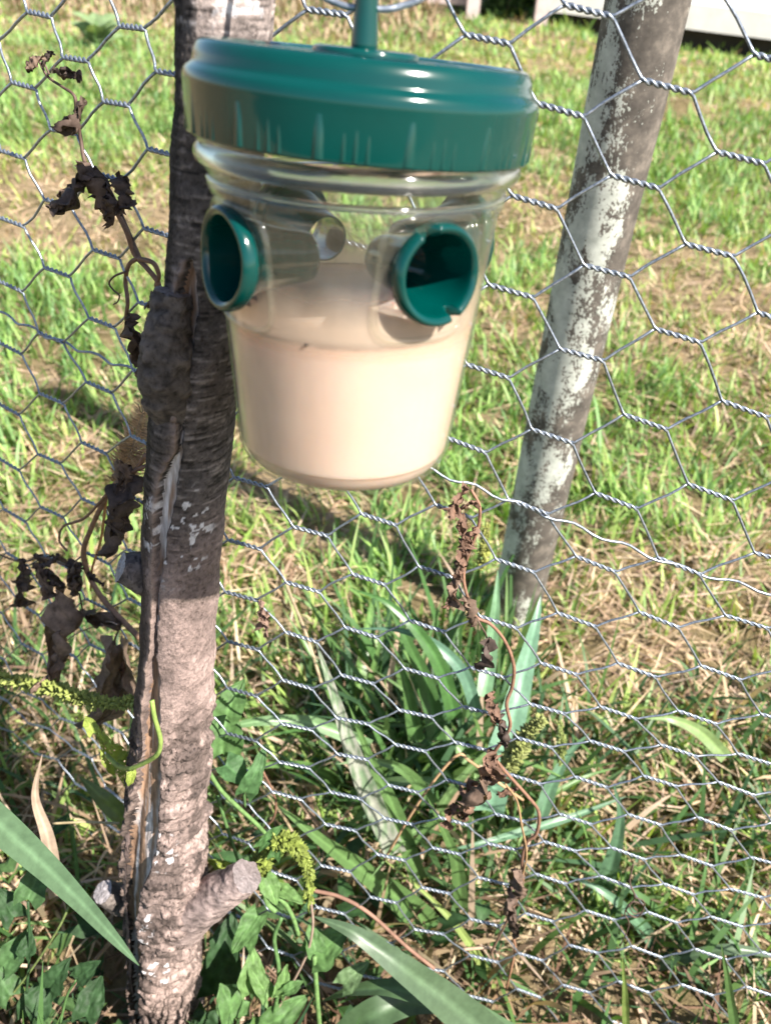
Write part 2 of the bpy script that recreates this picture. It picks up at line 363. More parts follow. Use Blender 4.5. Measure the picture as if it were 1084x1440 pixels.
for r0, r1, n, hs, ws in ((.50, 1.25, 21000, 1.0, 1.0), (1.2, 2.2, 40000, 1.0, 1.05), (2.2, 4, 64000, 1.0, 1.4), (4, 7, 78000, 1.05, 2.1), (7, 13, 62000, 1.3, 4.0)):
    x, y = wedge(n, r0, r1)
    dr = dryness(x, y); isdry = rng.random(n) < (dr*.75 + .06)
    if r1 < 2.3: dr = dr*.72
    keep = (rng.random(n) < 1.12 - .62*dr) & (fbm(x*17, y*17+4, o=2) + rng.normal(size=n)*.10 > .40); x, y, dr, isdry = x[keep], y[keep], dr[keep], isdry[keep]; n = len(x)
    tint = np.where(isdry[:, None], DRY[rng.integers(0, 5, n)], GREEN[rng.integers(0, 5, n)] * (1 + .45*(dr[:, None] - .2)*np.array([[1.2, .5, .3]])))
    tint = tint * rng.uniform(.7, 1.25, (n, 1)) * np.where(isdry[:, None], 1.25, 1.5)
    h = rng.gamma(5, .0092, n) * hs * np.where(isdry, .8, 1.0) * (1.15 - .5*dr)
    lean = rng.uniform(.05, 1.0, n); lean = np.where(isdry, rng.uniform(.5, 1.5, n), lean)
    bend = rng.uniform(.1, 1.0, n)
    wd = rng.uniform(.0026, .0062, n) * ws * np.where(isdry, .8, 1)
    root = np.stack([x, y, gz(x, y) - .003], -1)
    cl_ = 12.5*vnoise(x*13, y*13) + rng.normal(size=n)*.8
    addb(*blades(root, h, wd, cl_, lean, bend, rng.uniform(-.6, .6, n), 3 if r1 < 5 else 2, tint, np.clip(tint*1.15, 0, 1)))
o = obj('lawn_grass', mesh('lawn_grass', np.vstack(Vs), np.vstack(Fs), True, np.vstack(Ts)), M_grass); o['kind'] = 'stuff'
# straw and clippings lying flat
Vs, Fs, Ts, off = [], [], [], 0
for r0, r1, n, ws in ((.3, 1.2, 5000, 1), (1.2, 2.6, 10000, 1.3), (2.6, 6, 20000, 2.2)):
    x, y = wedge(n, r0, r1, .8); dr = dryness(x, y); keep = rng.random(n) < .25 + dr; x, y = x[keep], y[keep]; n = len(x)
    tint = DRY[rng.integers(0, 5, n)] * rng.uniform(.6, 1.2, (n, 1)) * np.where(y[:, None] < .42, np.array([[.42, .36, .33]]), 1)      # litter colour darkened under the fence to deepen the shade there
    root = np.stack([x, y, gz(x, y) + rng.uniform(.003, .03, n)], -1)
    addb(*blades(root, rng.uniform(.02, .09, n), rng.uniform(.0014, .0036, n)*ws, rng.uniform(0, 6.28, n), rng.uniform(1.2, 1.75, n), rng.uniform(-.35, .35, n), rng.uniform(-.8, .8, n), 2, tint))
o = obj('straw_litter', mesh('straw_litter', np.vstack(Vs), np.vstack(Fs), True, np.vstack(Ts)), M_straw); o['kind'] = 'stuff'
# tangle along the foot of the fence, plus unseen grass in front added for shade
Vs, Fs, Ts, off = [], [], [], 0
def tangle(n, x0, x1, y0, y1, h0, h1, w0, w1, dryp, lean0=.1, lean1=1.1, dark=1.0, bend1=1.2):
    x = rng.uniform(x0, x1, n); y = rng.uniform(y0, y1, n)
    isd = rng.random(n) < dryp
    g = np.array([[.055, .125, .035], [.075, .15, .05], [.10, .18, .05], [.06, .13, .06]])
    tint = np.where(isd[:, None], DRY[rng.integers(0, 5, n)], g[rng.integers(0, 4, n)]) * rng.uniform(.7, 1.25, (n, 1)) * dark
    root = np.stack([x, y, gz(x, y) - .004], -1)
    addb(*blades(root, rng.uniform(h0, h1, n), rng.uniform(w0, w1, n), rng.uniform(0, 6.28, n), rng.uniform(lean0, lean1, n), rng.uniform(.1, bend1, n), rng.uniform(-.6, .6, n), 5, tint))
tangle(1000, -.75, -.16, .36, .75, .06, .18, .002, .006, .55)
tangle(300, -.5, -.14, .16, .36, .03, .10, .002, .005, .5)
tangle(2600, -.45, .10, -.22, .13, .20, .34, .007, .016, .1, .0, .22, 1, .45)  # unseen tall grass below the frame, added to shade the lower left
tangle(1500, -.47, -.03, .10, .205, .15, .27, .006, .013, .1, .0, .3, 1, .5)  # second unseen stand nearer the fence, added to carry that shade further
tangle(260, .06, .5, .02, .16, .10, .20, .004, .009, .1, .0, .5)
tangle(380, -.12, .12, .38, .75, .05, .16, .003, .007, .4)
tangle(170, -.02, .18, .55, .74, .12, .24, .004, .011, .06, .05, .7)
tangle(900, .10, .75, .36, .75, .05, .15, .002, .007, .25)
tangle(500, -.15, .65, .18, .36, .04, .11, .002, .007, .4)
o = obj('undergrowth_grass', mesh('undergrowth_grass', np.vstack(Vs), np.vstack(Fs), True, np.vstack(Ts)), M_grass); o['kind'] = 'stuff'
Vs, Fs, Ts, off = [], [], [], 0
n = 9000; x = rng.uniform(-7, .15, n); y = rng.uniform(6.6, 10.5, n)
tint = np.where(rng.random((n, 1)) < .8, DRY[rng.integers(0, 5, n)]*.9, GREEN[rng.integers(0, 5, n)]) * rng.uniform(.6, 1.2, (n, 1))
addb(*blades(np.stack([x, y, gz(x, y)], -1), rng.uniform(.12, .42, n)*sstep(6.0, 8.6, y), rng.uniform(.008, .018, n), rng.uniform(0, 6.28, n), rng.uniform(.1, .9, n), rng.uniform(.2, 1.2, n), rng.uniform(-.6, .6, n), 3, tint))
o = obj('tall_dry_grass', mesh('tall_dry_grass', np.vstack(Vs), np.vstack(Fs), True, np.vstack(Ts)), M_straw); o['kind'] = 'stuff'

# ------------------------------------------------------------------ house, low wooden fence, shrubs at the back
A = P(1084, 58, 8.5); B = P(770, 18, 9.2)
ux = (A - B); L0 = np.linalg.norm(ux); ux = ux / L0
nrm = np.array([ux[1], -ux[0], 0]); nrm /= np.linalg.norm(nrm)
if nrm[1] > 0: nrm = -nrm
upv = np.cross(ux, nrm); upv = upv if upv[2] > 0 else -upv
def HB(x0, x1, y0, y1, z0, z1):                      # box in the house's own frame: along wall, outwards, up
    V, F = boxVF(x0, x1, y0, y1, z0, z1)
    return B + V[:, :1]*ux + V[:, 1:2]*nrm + V[:, 2:]*upv, F
B = B + upv*.012
house = tag(empty('house', B), 'white clapboard house wall at the far edge of the lawn', 'house')
LW = 7.0
obj('wall', mesh('wall', *HB(0.01, LW, -4, -.03, .005, 2.6), smooth=False), M_siding, house)
obj('foundation', mesh('foundation', *HB(.1, LW-.1, -3.8, -.12, -.6, 0), smooth=False), M_dark, house)
obj('skirting_board', mesh('skirting_board', *HB(0, LW, -.025, .03, 0, .19), smooth=False), M_skirt, house)
V, F = HB(0, LW, -.028, .02, 0, .155)
V[[1, 5]] -= .0 ; me_board = None
for k in range(12):
    V, F = HB(0.012, LW, -.028, .022, .193 + k*.2, .193 + (k+1)*.2 + .0)
    V = V.copy(); top = [1, 3, 5, 7]; 
    for q in (3, 7): V[q] -= nrm * .03                # lapped: thin at the top edge
    obj('siding_board', mesh('siding_board', V, F, False), M_siding, house)
obj('corner_board', mesh('corner_board', *HB(-.1, .008, -.03, .034, -.02, 2.6), smooth=False), M_siding, house)
V, F = HB(-.3, LW+.3, -4.3, .35, 2.62, 2.75); obj('roof', mesh('roof', V, F, False), M_roof, house)

lf = tag(empty('wooden_fence', P(690, 30, 9.3)), 'low weathered wooden fence beside the house with pale posts', 'fence')
def bx(name, c, sx, sy, sz, mat, par):
    V, F = boxVF(c[0]-sx/2, c[0]+sx/2, c[1]-sy/2, c[1]+sy/2, c[2], c[2]+sz); return obj(name, mesh(name, V, F, False), mat, par)
for px in (560, 664, 757):
    p = P(px, 45 if px > 700 else 22, 9.0); p[2] = gz(p[0], p[1]) - .05; bx('post', p, .12, .1, .95, M_palewood, lf)
pa, pb = P(480, 20, 9.12), P(664, 30, 9.12); z0 = float(gz(pa[0], 9.3))
for k in range(4):
    c = np.array([(pa[0]+pb[0])/2, 9.10, z0 + .10 + k*.26]); bx('rail_board', c, pb[0]-pa[0], .03, .16, M_darkwood if k else M_palewood, lf)

def leafcloud(n, c, rad, size, tints, flat=1):
    d = rng.normal(size=(n, 3)); d /= np.linalg.norm(d, axis=1)[:, None]
    p = c + d * rad * rng.uniform(.3, 1, (n, 1))**.6 * np.array([1, 1, 1]) * (0.75 + .5*vnoise(d[:, 0]*3+5, d[:, 1]*3, d[:, 2]*3)[:, None])
    a = rng.normal(size=(n, 3)); a /= np.linalg.norm(a, axis=1)[:, None]
    b_ = np.cross(a, rng.normal(size=(n, 3))); b_ /= np.linalg.norm(b_, axis=1)[:, None]
    s = size * rng.uniform(.6, 1.4, (n, 1))
    V = np.stack([p - a*s, p - b_*s*.5, p + a*s, p + b_*s*.5], 1).reshape(-1, 3)
    F = np.arange(4*n).reshape(-1, 4)
    T = np.repeat(tints[rng.integers(0, len(tints), n)] * rng.uniform(.6, 1.3, (n, 1)), 4, 0)
    return V, F, T
DG = np.array([[.045, .09, .025], [.06, .12, .03], [.03, .065, .02]])
for i, (px, r_, lab) in enumerate(((712, .42, 'dark green shrub between the low wooden fence posts'), (610, .6, 'dark shrub behind the left end of the low wooden fence'), (330, .7, 'shrub at the lawn edge hidden behind the tree trunk top'))):
    p = P(px, 10, (9.55, 9.9, 10.3)[i]); p[2] = gz(p[0], p[1]); sh = tag(empty('shrub', p), lab, 'shrub', 'shrubs at the far lawn edge')
    V, F, T = leafcloud(1500, p + [0, 0, r_*.8], r_, .04, DG); obj('crown', mesh('crown', V, F, False, T), M_leaf, sh)
    tube('trunk', [p, p + [.03, 0, r_*.5], p + [0, .02, r_]], [.03, .02, .008], M_stem, sh, 6, (.12, .09, .07))
p = onground(955, 165); mo = 0
a = np.linspace(0, 1, 14); th = np.linspace(0, 2*np.pi, 28, endpoint=False)
V = np.array([[p[0] + .30*s*math.cos(t), p[1] + .22*s*math.sin(t), p[2] + .10*(1-s*s)**1.5 + .03*(hsh(s*9.1, t*3.3)-.5)*(1-s) - .02] for s in a for t in th])
tag(obj('dirt_mound', mesh('dirt_mound', V, grid_faces(14, 28, True)), M_soil), 'small brown dirt mound in the lawn right of the painted pole', 'dirt mound')

# ------------------------------------------------------------------ painted pole
DP = .78
pt, pb_ = P(912, 0, DP), P(737, 880, DP); px_ = (pt[0] + pb_[0]) / 2; RP = .0326
prof = [(RP, -.25), (RP, .9)]
zz = np.linspace(-.12, 1.15, 60); nn = 64; aa = np.linspace(0, 2*np.pi, nn, endpoint=False)
V = np.array([[(RP + .0007*(hsh(math.floor(z*3.1), 1)-.5))*math.cos(t), RP*math.sin(t), z] for z in zz for t in aa])
V[:, :2] *= (1 + .006*(fbm(V[:, 0]*60, V[:, 1]*60, V[:, 2]*25)-.5))[:, None]
F = grid_faces(len(zz), nn, True).tolist(); F.append(list(range(len(V)-nn, len(V))))
pA, pB = P(911, 0, .76), P(728, 840, .87); pax = (pA - pB)/np.linalg.norm(pA - pB); foot = pB - pax*(pB[2] - float(gz(pB[0], pB[1])))/pax[2]
o = obj('metal_pole', mesh('metal_pole', V, F), M_pole, None, tuple(foot)); o.rotation_euler = Vector(pax).to_track_quat('Z', 'Y').to_euler()
o.rotation_euler = (Matrix(((pax[2], 0, pax[0]), (0, 1, pax[1]), (-pax[0], -pax[1], pax[2])))).to_euler()
tag(o, 'upright round pole with flaking white paint over brown metal, behind the wire netting', 'pole')

# ------------------------------------------------------------------ hexagonal wire netting
LAT = [(0,0,787,155),(0,1,751,284),(0,2,718,410),(0,-1,826,14),(1,-.5,938,123),(1,.5,892,256),(1,1.5,852,382),(2,0,1040,222),(2,1,997,352),(2,-1,1094,85),(-1,-.5,685,55),
(1,2.5,818,499),(0,3,685,522),(1,3.5,776,614),(0,4,656,626),(1,4.5,740,713),(2,5,838,793),(2,2,952,471),(2,3,906,593),(2,4,866,704),(2,6,810,872),(1,5.5,724,795),(1,6.5,700,875),
(3,1.5,1097,450),(3,2.5,1046,576),(3,3.5,998,692),(3,4.5,952,797),(3,5.5,926,871),(4,4,1092,787),(4,5,1049,875),(0,5,638,719),(0,6,612,805),(0,7,600,880),(0,8,592,946),(1,7.5,685,947),(2,7,785,940),
(0,9,584,1003),(1,8.5,673,1000),(2,8,769,996),(3,7.5,868,1003),(0,10,577,1050),(1,9.5,660,1050),(2,9,750,1043),(3,8.5,854,1050),(0,11,566,1109),(1,10.5,648,1103),(2,10,738,1094),(3,9.5,830,1101),
(0,12,561,1154),(1,11.5,638,1156),(2,11,716,1150),(3,10.5,808,1153),(1,12.5,627,1197),(2,12,706,1190),(3,11.5,785,1189),(0,13,550,1205),(1,13.5,612,1253),(2,13,692,1238),(3,12.5,773,1236),
(4,8,953,1055),(4,9,926,1097),(4,10,906,1152),(5,9.5,1003,1159),(4,11,882,1200),(5,10.5,978,1211),(5,11.5,953,1251),(5,12.5,930,1290),(4,12,866,1240),(4,13,843,1287),(5,13.5,908,1339),(3,13.5,758,1291),
(4,14,819,1333),(3,14.5,745,1347),(2,15,682,1347),(6,11,1048,1256),(6,10,1078,1212),(6,12,1020,1296),(5,8.5,1034,1109),(5,7.5,1062,1069),
(-3,5.5,352,678),(-2,6,437,747),(-1,5.5,532,730),(-1,6.5,519,815),(-3,6.5,343,766),(-2,7,426,825),(-3,7.5,338,838),(-1,7.5,507,890),(-2,8,424,895),(-3,8.5,342,908),(-1,8.5,502,956),(-2,9,418,962),(-3,9.5,340,973),
(-2,10,417,1021),(-1,9.5,494,1015),(-3,10.5,340,1038),(-1,10.5,496,1064),(-2,11,413,1075),(-1,11.5,486,1120),(-2,12,402,1117),(-1,12.5,479,1164),(-2,13,400,1172),(-1,13.5,472,1222),(0,14,540,1265),(-1,14.5,465,1281),(1,14.5,602,1311),
(-8,0,56,20),(-8,1,34,120),(-8,2,18,217),(-8,3,17,312),(-8,4,17,403),(-8,5,17,490),(-8,6,12,575),(-8,7,12,652),(-8,8,22,725),(-8,9,24,785),(-8,10,41,856),(-8,11,46,911),(-8,12,46,980),
(-7,.5,106,83),(-7,1.5,90,185),(-7,2.5,81,285),(-7,3.5,81,382),(-7,4.5,70,475),(-7,5.5,73,560),(-7,6.5,70,646),(-7,7.5,73,720),(-7,8.5,80,790),(-7,9.5,86,856),(-7,10.5,95,918),(-7,12.5,98,1013),(-7,13.5,117,1058),(-7,14.5,120,1108),
(-6,0,187,38),(-6,1,164,145),(-6,2,153,247),(-6,3,150,357),(-6,4,144,453),(-6,5,141,544),(-6,6,132,629),(-6,7,132,707),(-6,8,139,785),(-6,9,135,848),(-6,10,141,912),(-6,12,157,1022),(-6,14,160,1117),
(-5,.5,238,103),(-5,1.5,228,214),(-5,2.5,222,327),(-5,4.5,204,528),(-5,5.5,203,622),(-5,7.5,196,782)]
Lt = np.array(LAT, float); X = Lt[:, :2].copy(); Yp = Lt[:, 2:]
def U_(r2): return np.where(r2 > 0, .5*r2*np.log(np.maximum(r2, 1e-12)), 0)
nL = len(X); K = U_(((X[:, None] - X[None])**2).sum(-1)) + .02*np.eye(nL); Pm = np.hstack([np.ones((nL, 1)), X])
Amat = np.block([[K, Pm], [Pm.T, np.zeros((3, 3))]]); sol = np.linalg.solve(Amat, np.vstack([Yp, np.zeros((3, 2))]))
def lat(i, r):
    q = np.array([i, r], float); u = U_(((X - q)**2).sum(-1)); return u @ sol[:nL] + np.array([1, i, r]) @ sol[nL:]
NODE = {}
def latP(i, r):
    k = (round(i, 3), round(r, 3))
    if k not in NODE:
        px, py = lat(i, r); ok = -170 < px < 1330 and -190 < py < 1500
        NODE[k] = (PF(px, py) if ok else None)
        if NODE[k] is not None and NODE[k][2] < -.01: NODE[k] = None
    return NODE[k]
fence = tag(empty('wire_fence', (0.1, .36, 0)), 'galvanised hexagonal chicken wire netting behind the hanging trap', 'fence')
RW = .00072
def nfence(p):
    e = .004; q = np.array([e, fence_D(p[0]+e) - fence_D(p[0]), 0]); n_ = np.cross(q, [0, 0, 1.]); n_ /= np.linalg.norm(n_); return n_ if n_[1] < 0 else -n_
def wire_paths(r, fam):
    runs, cur = [], []
    for i in range(-12, 11):
        row = r if i % 2 == 0 else r + (.5 if fam == 'A' else -.5)
        e0, e1 = latP(i-.285, row), latP(i+.285, row)
        if e0 is None or e1 is None:
            if len(cur) > 8: runs.append(cur)
            cur = []; continue
        ax = e1 - e0; Ln = np.linalg.norm(ax); ax = ax/Ln; n_ = nfence(e0); bb = np.cross(n_, ax); bb = bb if bb[2] > 0 else -bb
        sg = (-1 if fam == 'A' else 1) * (1 if i % 2 == 0 else -1)
        ph = math.pi if sg < 0 else 0
        if cur:
            a_ = cur[-1]; jit = rng.normal(size=3) * .00035
            first = e0 + RW*math.cos(ph)*bb
            for t in (.12, .35, .65, .88): cur.append(a_ + (first-a_)*t + jit*math.sin(math.pi*t) + n_*.0006*math.sin(2*math.pi*t)*sg)
        for t in np.linspace(0, 1, 25):
            an = 2*math.pi*3*t + ph
            cur.append(e0 + ax*Ln*t + RW*1.02*(math.cos(an)*bb + math.sin(an)*n_))
    if len(cur) > 8: runs.append(cur)
    return runs
for r in range(-4, 20):
    for fam in 'AB':
        runs = wire_paths(r, fam)
        if not runs: continue
        V, F = joinVF([tubeVF(np.array(c), RW, 5) for c in runs])
        obj('wire', mesh('wire', V, F), M_wire, fence)
lp = []
for i in np.arange(-11, 9.01, .125):
    px, py = lat(i, 4.5)
    if -170 < px < 1330:
        # the straight wire runs from twist to twist of the odd columns
        i0 = math.floor((i-1)/2)*2+1; f_ = (i-i0)/2; a_, b2 = lat(i0, 4.5), lat(i0+2, 4.5); q = a_*(1-f_)+b2*f_
        p = PF(*q); an = i*9.; lp.append(p + RW*1.9*(math.cos(an)*nfence(p) + math.sin(an)*np.array([0, 0, 1])))
tube('tension_wire', lp, RW*1.1, M_wire, fence, 6)

# ------------------------------------------------------------------ split tree trunk
DT = .335
EDGE = [(-160, 250, 397), (0, 245, 388), (100, 245, 382), (200, 243, 374), (300, 239, 364), (400, 232, 352), (500, 220, 342), (600, 208, 331), (700, 203, 318), (800, 200, 309), (900, 197, 303), (1000, 191, 297), (1100, 185, 291), (1200, 178, 286), (1250, 178, 286), (1300, 182, 281), (1400, 188, 279), (1460, 190, 280), (1560, 182, 286)]
EDGE = np.array(EDGE, float)
GRV = np.array([(350, 273, 277), (380, 264, 282), (420, 255, 284), (470, 256, 276), (520, 256, 269), (545, 262, 264), (602, 262, 264), (620, 250, 262), (650, 234, 256), (680, 229, 250), (720, 227, 240), (770, 226, 234), (800, 227, 229), (890, 221, 223), (910, 217, 227), (960, 211, 230), (1040, 205, 232), (1100, 196, 229), (1150, 186, 226), (1180, 183, 216), (1200, 182, 206), (1250, 181, 197), (1300, 183, 200), (1350, 187, 199), (1400, 193, 202), (1460, 196, 202)], float)
NR, NA = 860, 250
ypx = np.linspace(-160, 1560, NR)
# remap to even spacing in height
zl = np.array([P(280, y, DT)[2] for y in ypx]); zs_ = np.linspace(zl[0], max(zl[-1], -.03), NR); ypx = np.interp(-zs_, -zl, ypx)
lft, rgt = np.interp(ypx, EDGE[:, 0], EDGE[:, 1]), np.interp(ypx, EDGE[:, 0], EDGE[:, 2])
cpx = (lft+rgt)/2; cen = np.array([P(c, y, DT) for c, y in zip(cpx, ypx)])
dep = np.array([DT/ray(c, y)[1] for c, y in zip(cpx, ypx)]); rad = (rgt-lft)/2*dep/FPX*.985
ang = np.linspace(-np.pi, np.pi, NA, endpoint=False)
Y2, A2 = np.meshgrid(ypx, ang, indexing='ij'); R2 = np.repeat(rad[:, None], NA, 1); Z2 = np.repeat(cen[:, 2][:, None], NA, 1)
arc = A2 * R2
gl_, gr_ = np.interp(ypx, GRV[:, 0], GRV[:, 1], left=0, right=0), np.interp(ypx, GRV[:, 0], GRV[:, 2], left=0, right=0)
wob = (vnoise(ypx*.09, ypx*0) - .5)*5; wob2 = (vnoise(ypx*.13, ypx*0+7) - .5)*6
has = (gr_ - gl_ > .5)
sl_ = np.clip((gl_ + wob*.4 - cpx)/((rgt-lft)/2), -1.0, 1); sr_ = np.clip((gr_ + wob2*.6 - cpx)/((rgt-lft)/2), -1, 1)
GX = 3.0; sl_ = np.clip(sl_ - .5/((rgt-lft)/2) + GX/((rgt-lft)/2), -1, 1); sr_ = np.clip(sr_ + (GX+7.0)/((rgt-lft)/2), -1, 1)
aL, aR = np.arcsin(sl_), np.arcsin(sr_)
inside = np.minimum(A2 - aL[:, None], aR[:, None] - A2) * R2           # metres inside the groove, negative outside
inside = np.where(has[:, None], inside, -.05)
groove = sstep(0, .0022, inside)
lipL = np.exp(-((A2 - aL[:, None])*R2/.0028)**2) * has[:, None] * (A2 < aL[:, None] + .02)
low = sstep(930, 1040, Y2 + 60*(fbm(A2*2.2, Y2*.01, o=2)-.5)); top = 1 - sstep(-20, 110, Y2)
wsc = .75 + .7*fbm(arc*40, Z2*30, o=2); wx, wy = (arc/.0095 + 2.2*fbm(arc*130, Z2*130, o=4)), (Z2/.0066 + 2.4*fbm(arc*120+5, Z2*120, o=4) + arc*90)
d1, d2, cid = worley(wx, wy); vis = sstep(.38, .56, fbm(arc*120+11, Z2*75, o=2)); edge = 1 - (1-sstep(.0, .05+.16*fbm(arc*300, Z2*300, o=2), d2-d1))*(.25+.75*vis)
d1b, d2b, cidb = worley(arc/.0022, Z2/.0016)
ter = fbm(arc*88 + .7*fbm(arc*260, Z2*260, o=2), Z2*135 + .6*fbm(arc*300+9, Z2*300, o=2), o=2)*7.5; lev = np.floor(ter); frc = ter - lev; edge = 1 - (1-sstep(.02, .15, frc))*(.45+.55*vis); edge = np.minimum(edge, 1); t_up0 = 1 - sstep(640, 830, Y2)
big = fbm(arc*70, Z2*45, A2*0, 3) - .5; fine = fbm(arc*900, Z2*1100, o=3) - .5; hor = fbm(arc*110, Z2*900, o=3) - .5
disp = .0030*big + low*(.0012*(lev+sstep(0, .22, frc)-3.2) - .0008*(1-edge) + .0003*fine) + (1-low)*(.0008*fine + .0005*hor*t_up0) + .0014*lipL*(.4+vnoise(ypx*.15, ypx*0)[:, None])
knot = .006*np.exp(-((A2+.1)/.5)**2 - ((Y2-1330)/35)**2) + .007*np.exp(-((A2-.9)/.6)**2 - ((Y2-1255)/60)**2) + .004*np.exp(-((A2+.5)/.5)**2 - ((Y2-590)/30)**2)
disp = (disp + knot*.6)*(1-.9*groove) - .0055*groove + .0006*groove*(fbm(arc*260, Z2*16, o=3)-.5)
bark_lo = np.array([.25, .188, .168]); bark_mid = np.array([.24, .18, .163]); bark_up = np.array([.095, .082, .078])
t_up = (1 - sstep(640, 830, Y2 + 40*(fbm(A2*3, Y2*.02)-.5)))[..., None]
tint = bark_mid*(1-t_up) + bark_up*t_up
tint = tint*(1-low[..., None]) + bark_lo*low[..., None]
topc = (top * (A2 > -.35) )[..., None]; tint = tint*(1-topc) + np.array([.28, .23, .21])*topc
tint = tint * (1 + 1.1*big[..., None]) * (1 + .9*(fine+hor*t_up0)[..., None])
tint = tint * (1 - low*(1-edge)*.93)[..., None] * (1 + low*(hsh(lev, lev*.3)-.5)*.45)[..., None] * (1 - .55*low*sstep(.52, .6, fbm(arc*85+21, Z2*60, o=4)))[..., None]
scar = sstep(.13, .2, hor)*(1-low)*t_up[..., 0]; tint = tint*(1+.6*scar[..., None]) + .02*scar[..., None]; crk = sstep(.12, .2, -hor)*(1-low)*t_up0; tint = tint*(1-.6*crk[..., None])
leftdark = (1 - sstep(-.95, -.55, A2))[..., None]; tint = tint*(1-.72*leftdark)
lich = sstep(.62, .68, fbm(arc*230+3, Z2*230, o=3)) * np.maximum.reduce([np.exp(-((A2+.05)/.35)**2-((Y2-1312)/16)**2), .9*np.exp(-((A2+.35)/.25)**2-((Y2-1255)/20)**2), .6*np.exp(-((A2-.2)/.3)**2-((Y2-1150)/25)**2), .7*np.exp(-((A2+.0)/.9)**2-((Y2-720)/60)**2), .25*top])
lich = sstep(.1, .3, lich)[..., None]; tint = tint*(1-lich) + np.array([.62, .60, .62])*lich
tint = tint*(1-lipL[..., None]*.5) + np.array([.34, .25, .21])*lipL[..., None]*.5
tint = np.clip(tint, .012, .8)
wn = fbm(arc*300, Z2*18, o=3)[..., None]; en = sstep(.0, .006, (aR[:, None]-A2)*R2 + .004*(fbm(arc*80, Z2*60)-.5))[..., None]
wood = np.array([.27, .17, .115])*(.5+1.0*wn); grey = np.array([.60, .58, .60])*(.6+.8*wn)
wt = np.clip((1-en)*.8 + sstep(.5, .66, fbm(arc*240, Z2*13+3, o=3))[..., None], 0, 1); wood = wood*(1-wt) + grey*wt
tree = tag(empty('tree_trunk', (cen[-1][0], DT, 0)), 'slender old tree trunk with long split bark and sawn branch stubs, left of the trap', 'tree trunk')
Rr = R2 + disp
VT = np.stack([cen[:, 0][:, None] + Rr*np.sin(A2), DT - Rr*np.cos(A2), Z2], -1)
FT = grid_faces(NR, NA, True)[:, ::-1]
msk = (groove.reshape(-1)[FT].mean(1) > .55)
def sub(name, sel, tint_, mat):
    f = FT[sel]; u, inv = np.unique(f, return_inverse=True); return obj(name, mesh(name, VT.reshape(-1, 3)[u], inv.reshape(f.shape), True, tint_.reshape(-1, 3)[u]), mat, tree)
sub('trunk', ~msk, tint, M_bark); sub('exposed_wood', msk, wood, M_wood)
def stub(pts, rads, cut=True, tintc=(.13, .11, .105), cuttint=(.42, .37, .36), name='branch_stub', rough=.0016, ns=40):
    p = cat_pts(pts, 14); r_ = np.interp(np.linspace(0, 1, len(p)), np.linspace(0, 1, len(rads)), rads)
    V, F = tubeVF(p, r_, ns, cap=False)
    t_, n_, b_ = frames(p); c_ = np.repeat(p, ns, 0); dv = V - c_; l_ = np.linalg.norm(dv, axis=1)[:, None]
    nz = fbm(V[:, 0]*260, V[:, 1]*260, V[:, 2]*260, 4) - .5; w1, w2, wi = worley(V[:, 2]/.006 + V[:, 1]*80, V[:, 0]/.007)
    V = V + dv/(l_+1e-9)*((rough*2.2*nz + rough*.6*(wi-.5)))[:, None]
    tt = np.array(tintc)*(1 + 1.6*nz + .4*(wi-.5))[:, None]*(.45+.55*sstep(.02, .15, w2-w1))[:, None]
    o_ = obj(name, mesh(name, V, F, True, np.clip(tt, .01, .8)), M_bark, tree)
    if cut:
        rim = V[-ns:]; c = rim.mean(0); tdir = t_[-1]
        rings = [c + (rim-c)*s + tdir*(.0012*(1-s) + .0009*(hsh(np.arange(ns)*1., np.full(ns, s*7))[:, None]-.5)) for s in (1, .8, .6, .4, .2)]
        VV = np.vstack(rings + [c[None] + tdir*.001]); FF = []
        for k in range(4):
            for j in range(ns): FF.append((k*ns+j, k*ns+(j+1) % ns, (k+1)*ns+(j+1) % ns, (k+1)*ns+j))
        for j in range(ns): FF.append((4*ns+j, 4*ns+(j+1) % ns, 5*ns))
        tc_ = np.array(cuttint)*(.35 + 1.3*fbm(VV[:, 0]*500, VV[:, 1]*500, VV[:, 2]*500, 3))[:, None]
        oc = bpy.data.objects.new('cut_end', mesh('cut_end', VV, FF, True, tc_)); COL.objects.link(oc); oc.data.materials.append(M_wood); oc.parent = o_
    return o_
stub([P(238, 1295, .338), P(275, 1274, .326), P(318, 1250, .318), P(347, 1232, .315)], [.027, .0180, .0128, .0110], tintc=(.34, .26, .24), cuttint=(.15, .125, .125))
stub([P(225, 815, .345), P(195, 803, .335), P(170, 797, .332)], [.012, .0105, .0080], cuttint=(.30, .30, .32))
stub([P(205, 1275, .345), P(170, 1265, .34), P(145, 1254, .335)], [.013, .011, .008], tintc=(.13, .11, .10), cuttint=(.28, .26, .27))
stub([P(272, 600, .338), P(247, 562, .327), P(236, 525, .321), P(237, 470, .320), P(243, 410, .322)], [.010, .0136, .0126, .0098, .0072], tintc=(.11, .095, .088), cuttint=(.2, .16, .14), rough=.0020)
# loose strip of bark curling away from the split
pts = [P(x, y, .322) for x, y in ((213, 965), (203, 1030), (190, 1100), (181, 1170), (177, 1240), (180, 1300), (184, 1360), (188, 1440))]
p = cat_pts(pts, 12); wv = np.array([.6, -.8, 0]); V = []; 
for k, q in enumerate(p):
    for s in (-1, -.5, 0, .5, 1): V.append(q + wv*s*.0016*(.6+.8*hsh(k*.31, 2.)) + np.array([-.0012*(1-s*s), 0, 0]) + rng.normal(size=3)*.0005)
V = np.array(V); obj('loose_bark', mesh('loose_bark', V, grid_faces(len(p), 5), True, np.array([.24, .17, .15])*(.5+1.0*hsh(V[:, 2]*900, V[:, 0]*700))[:, None]), M_bark, tree)

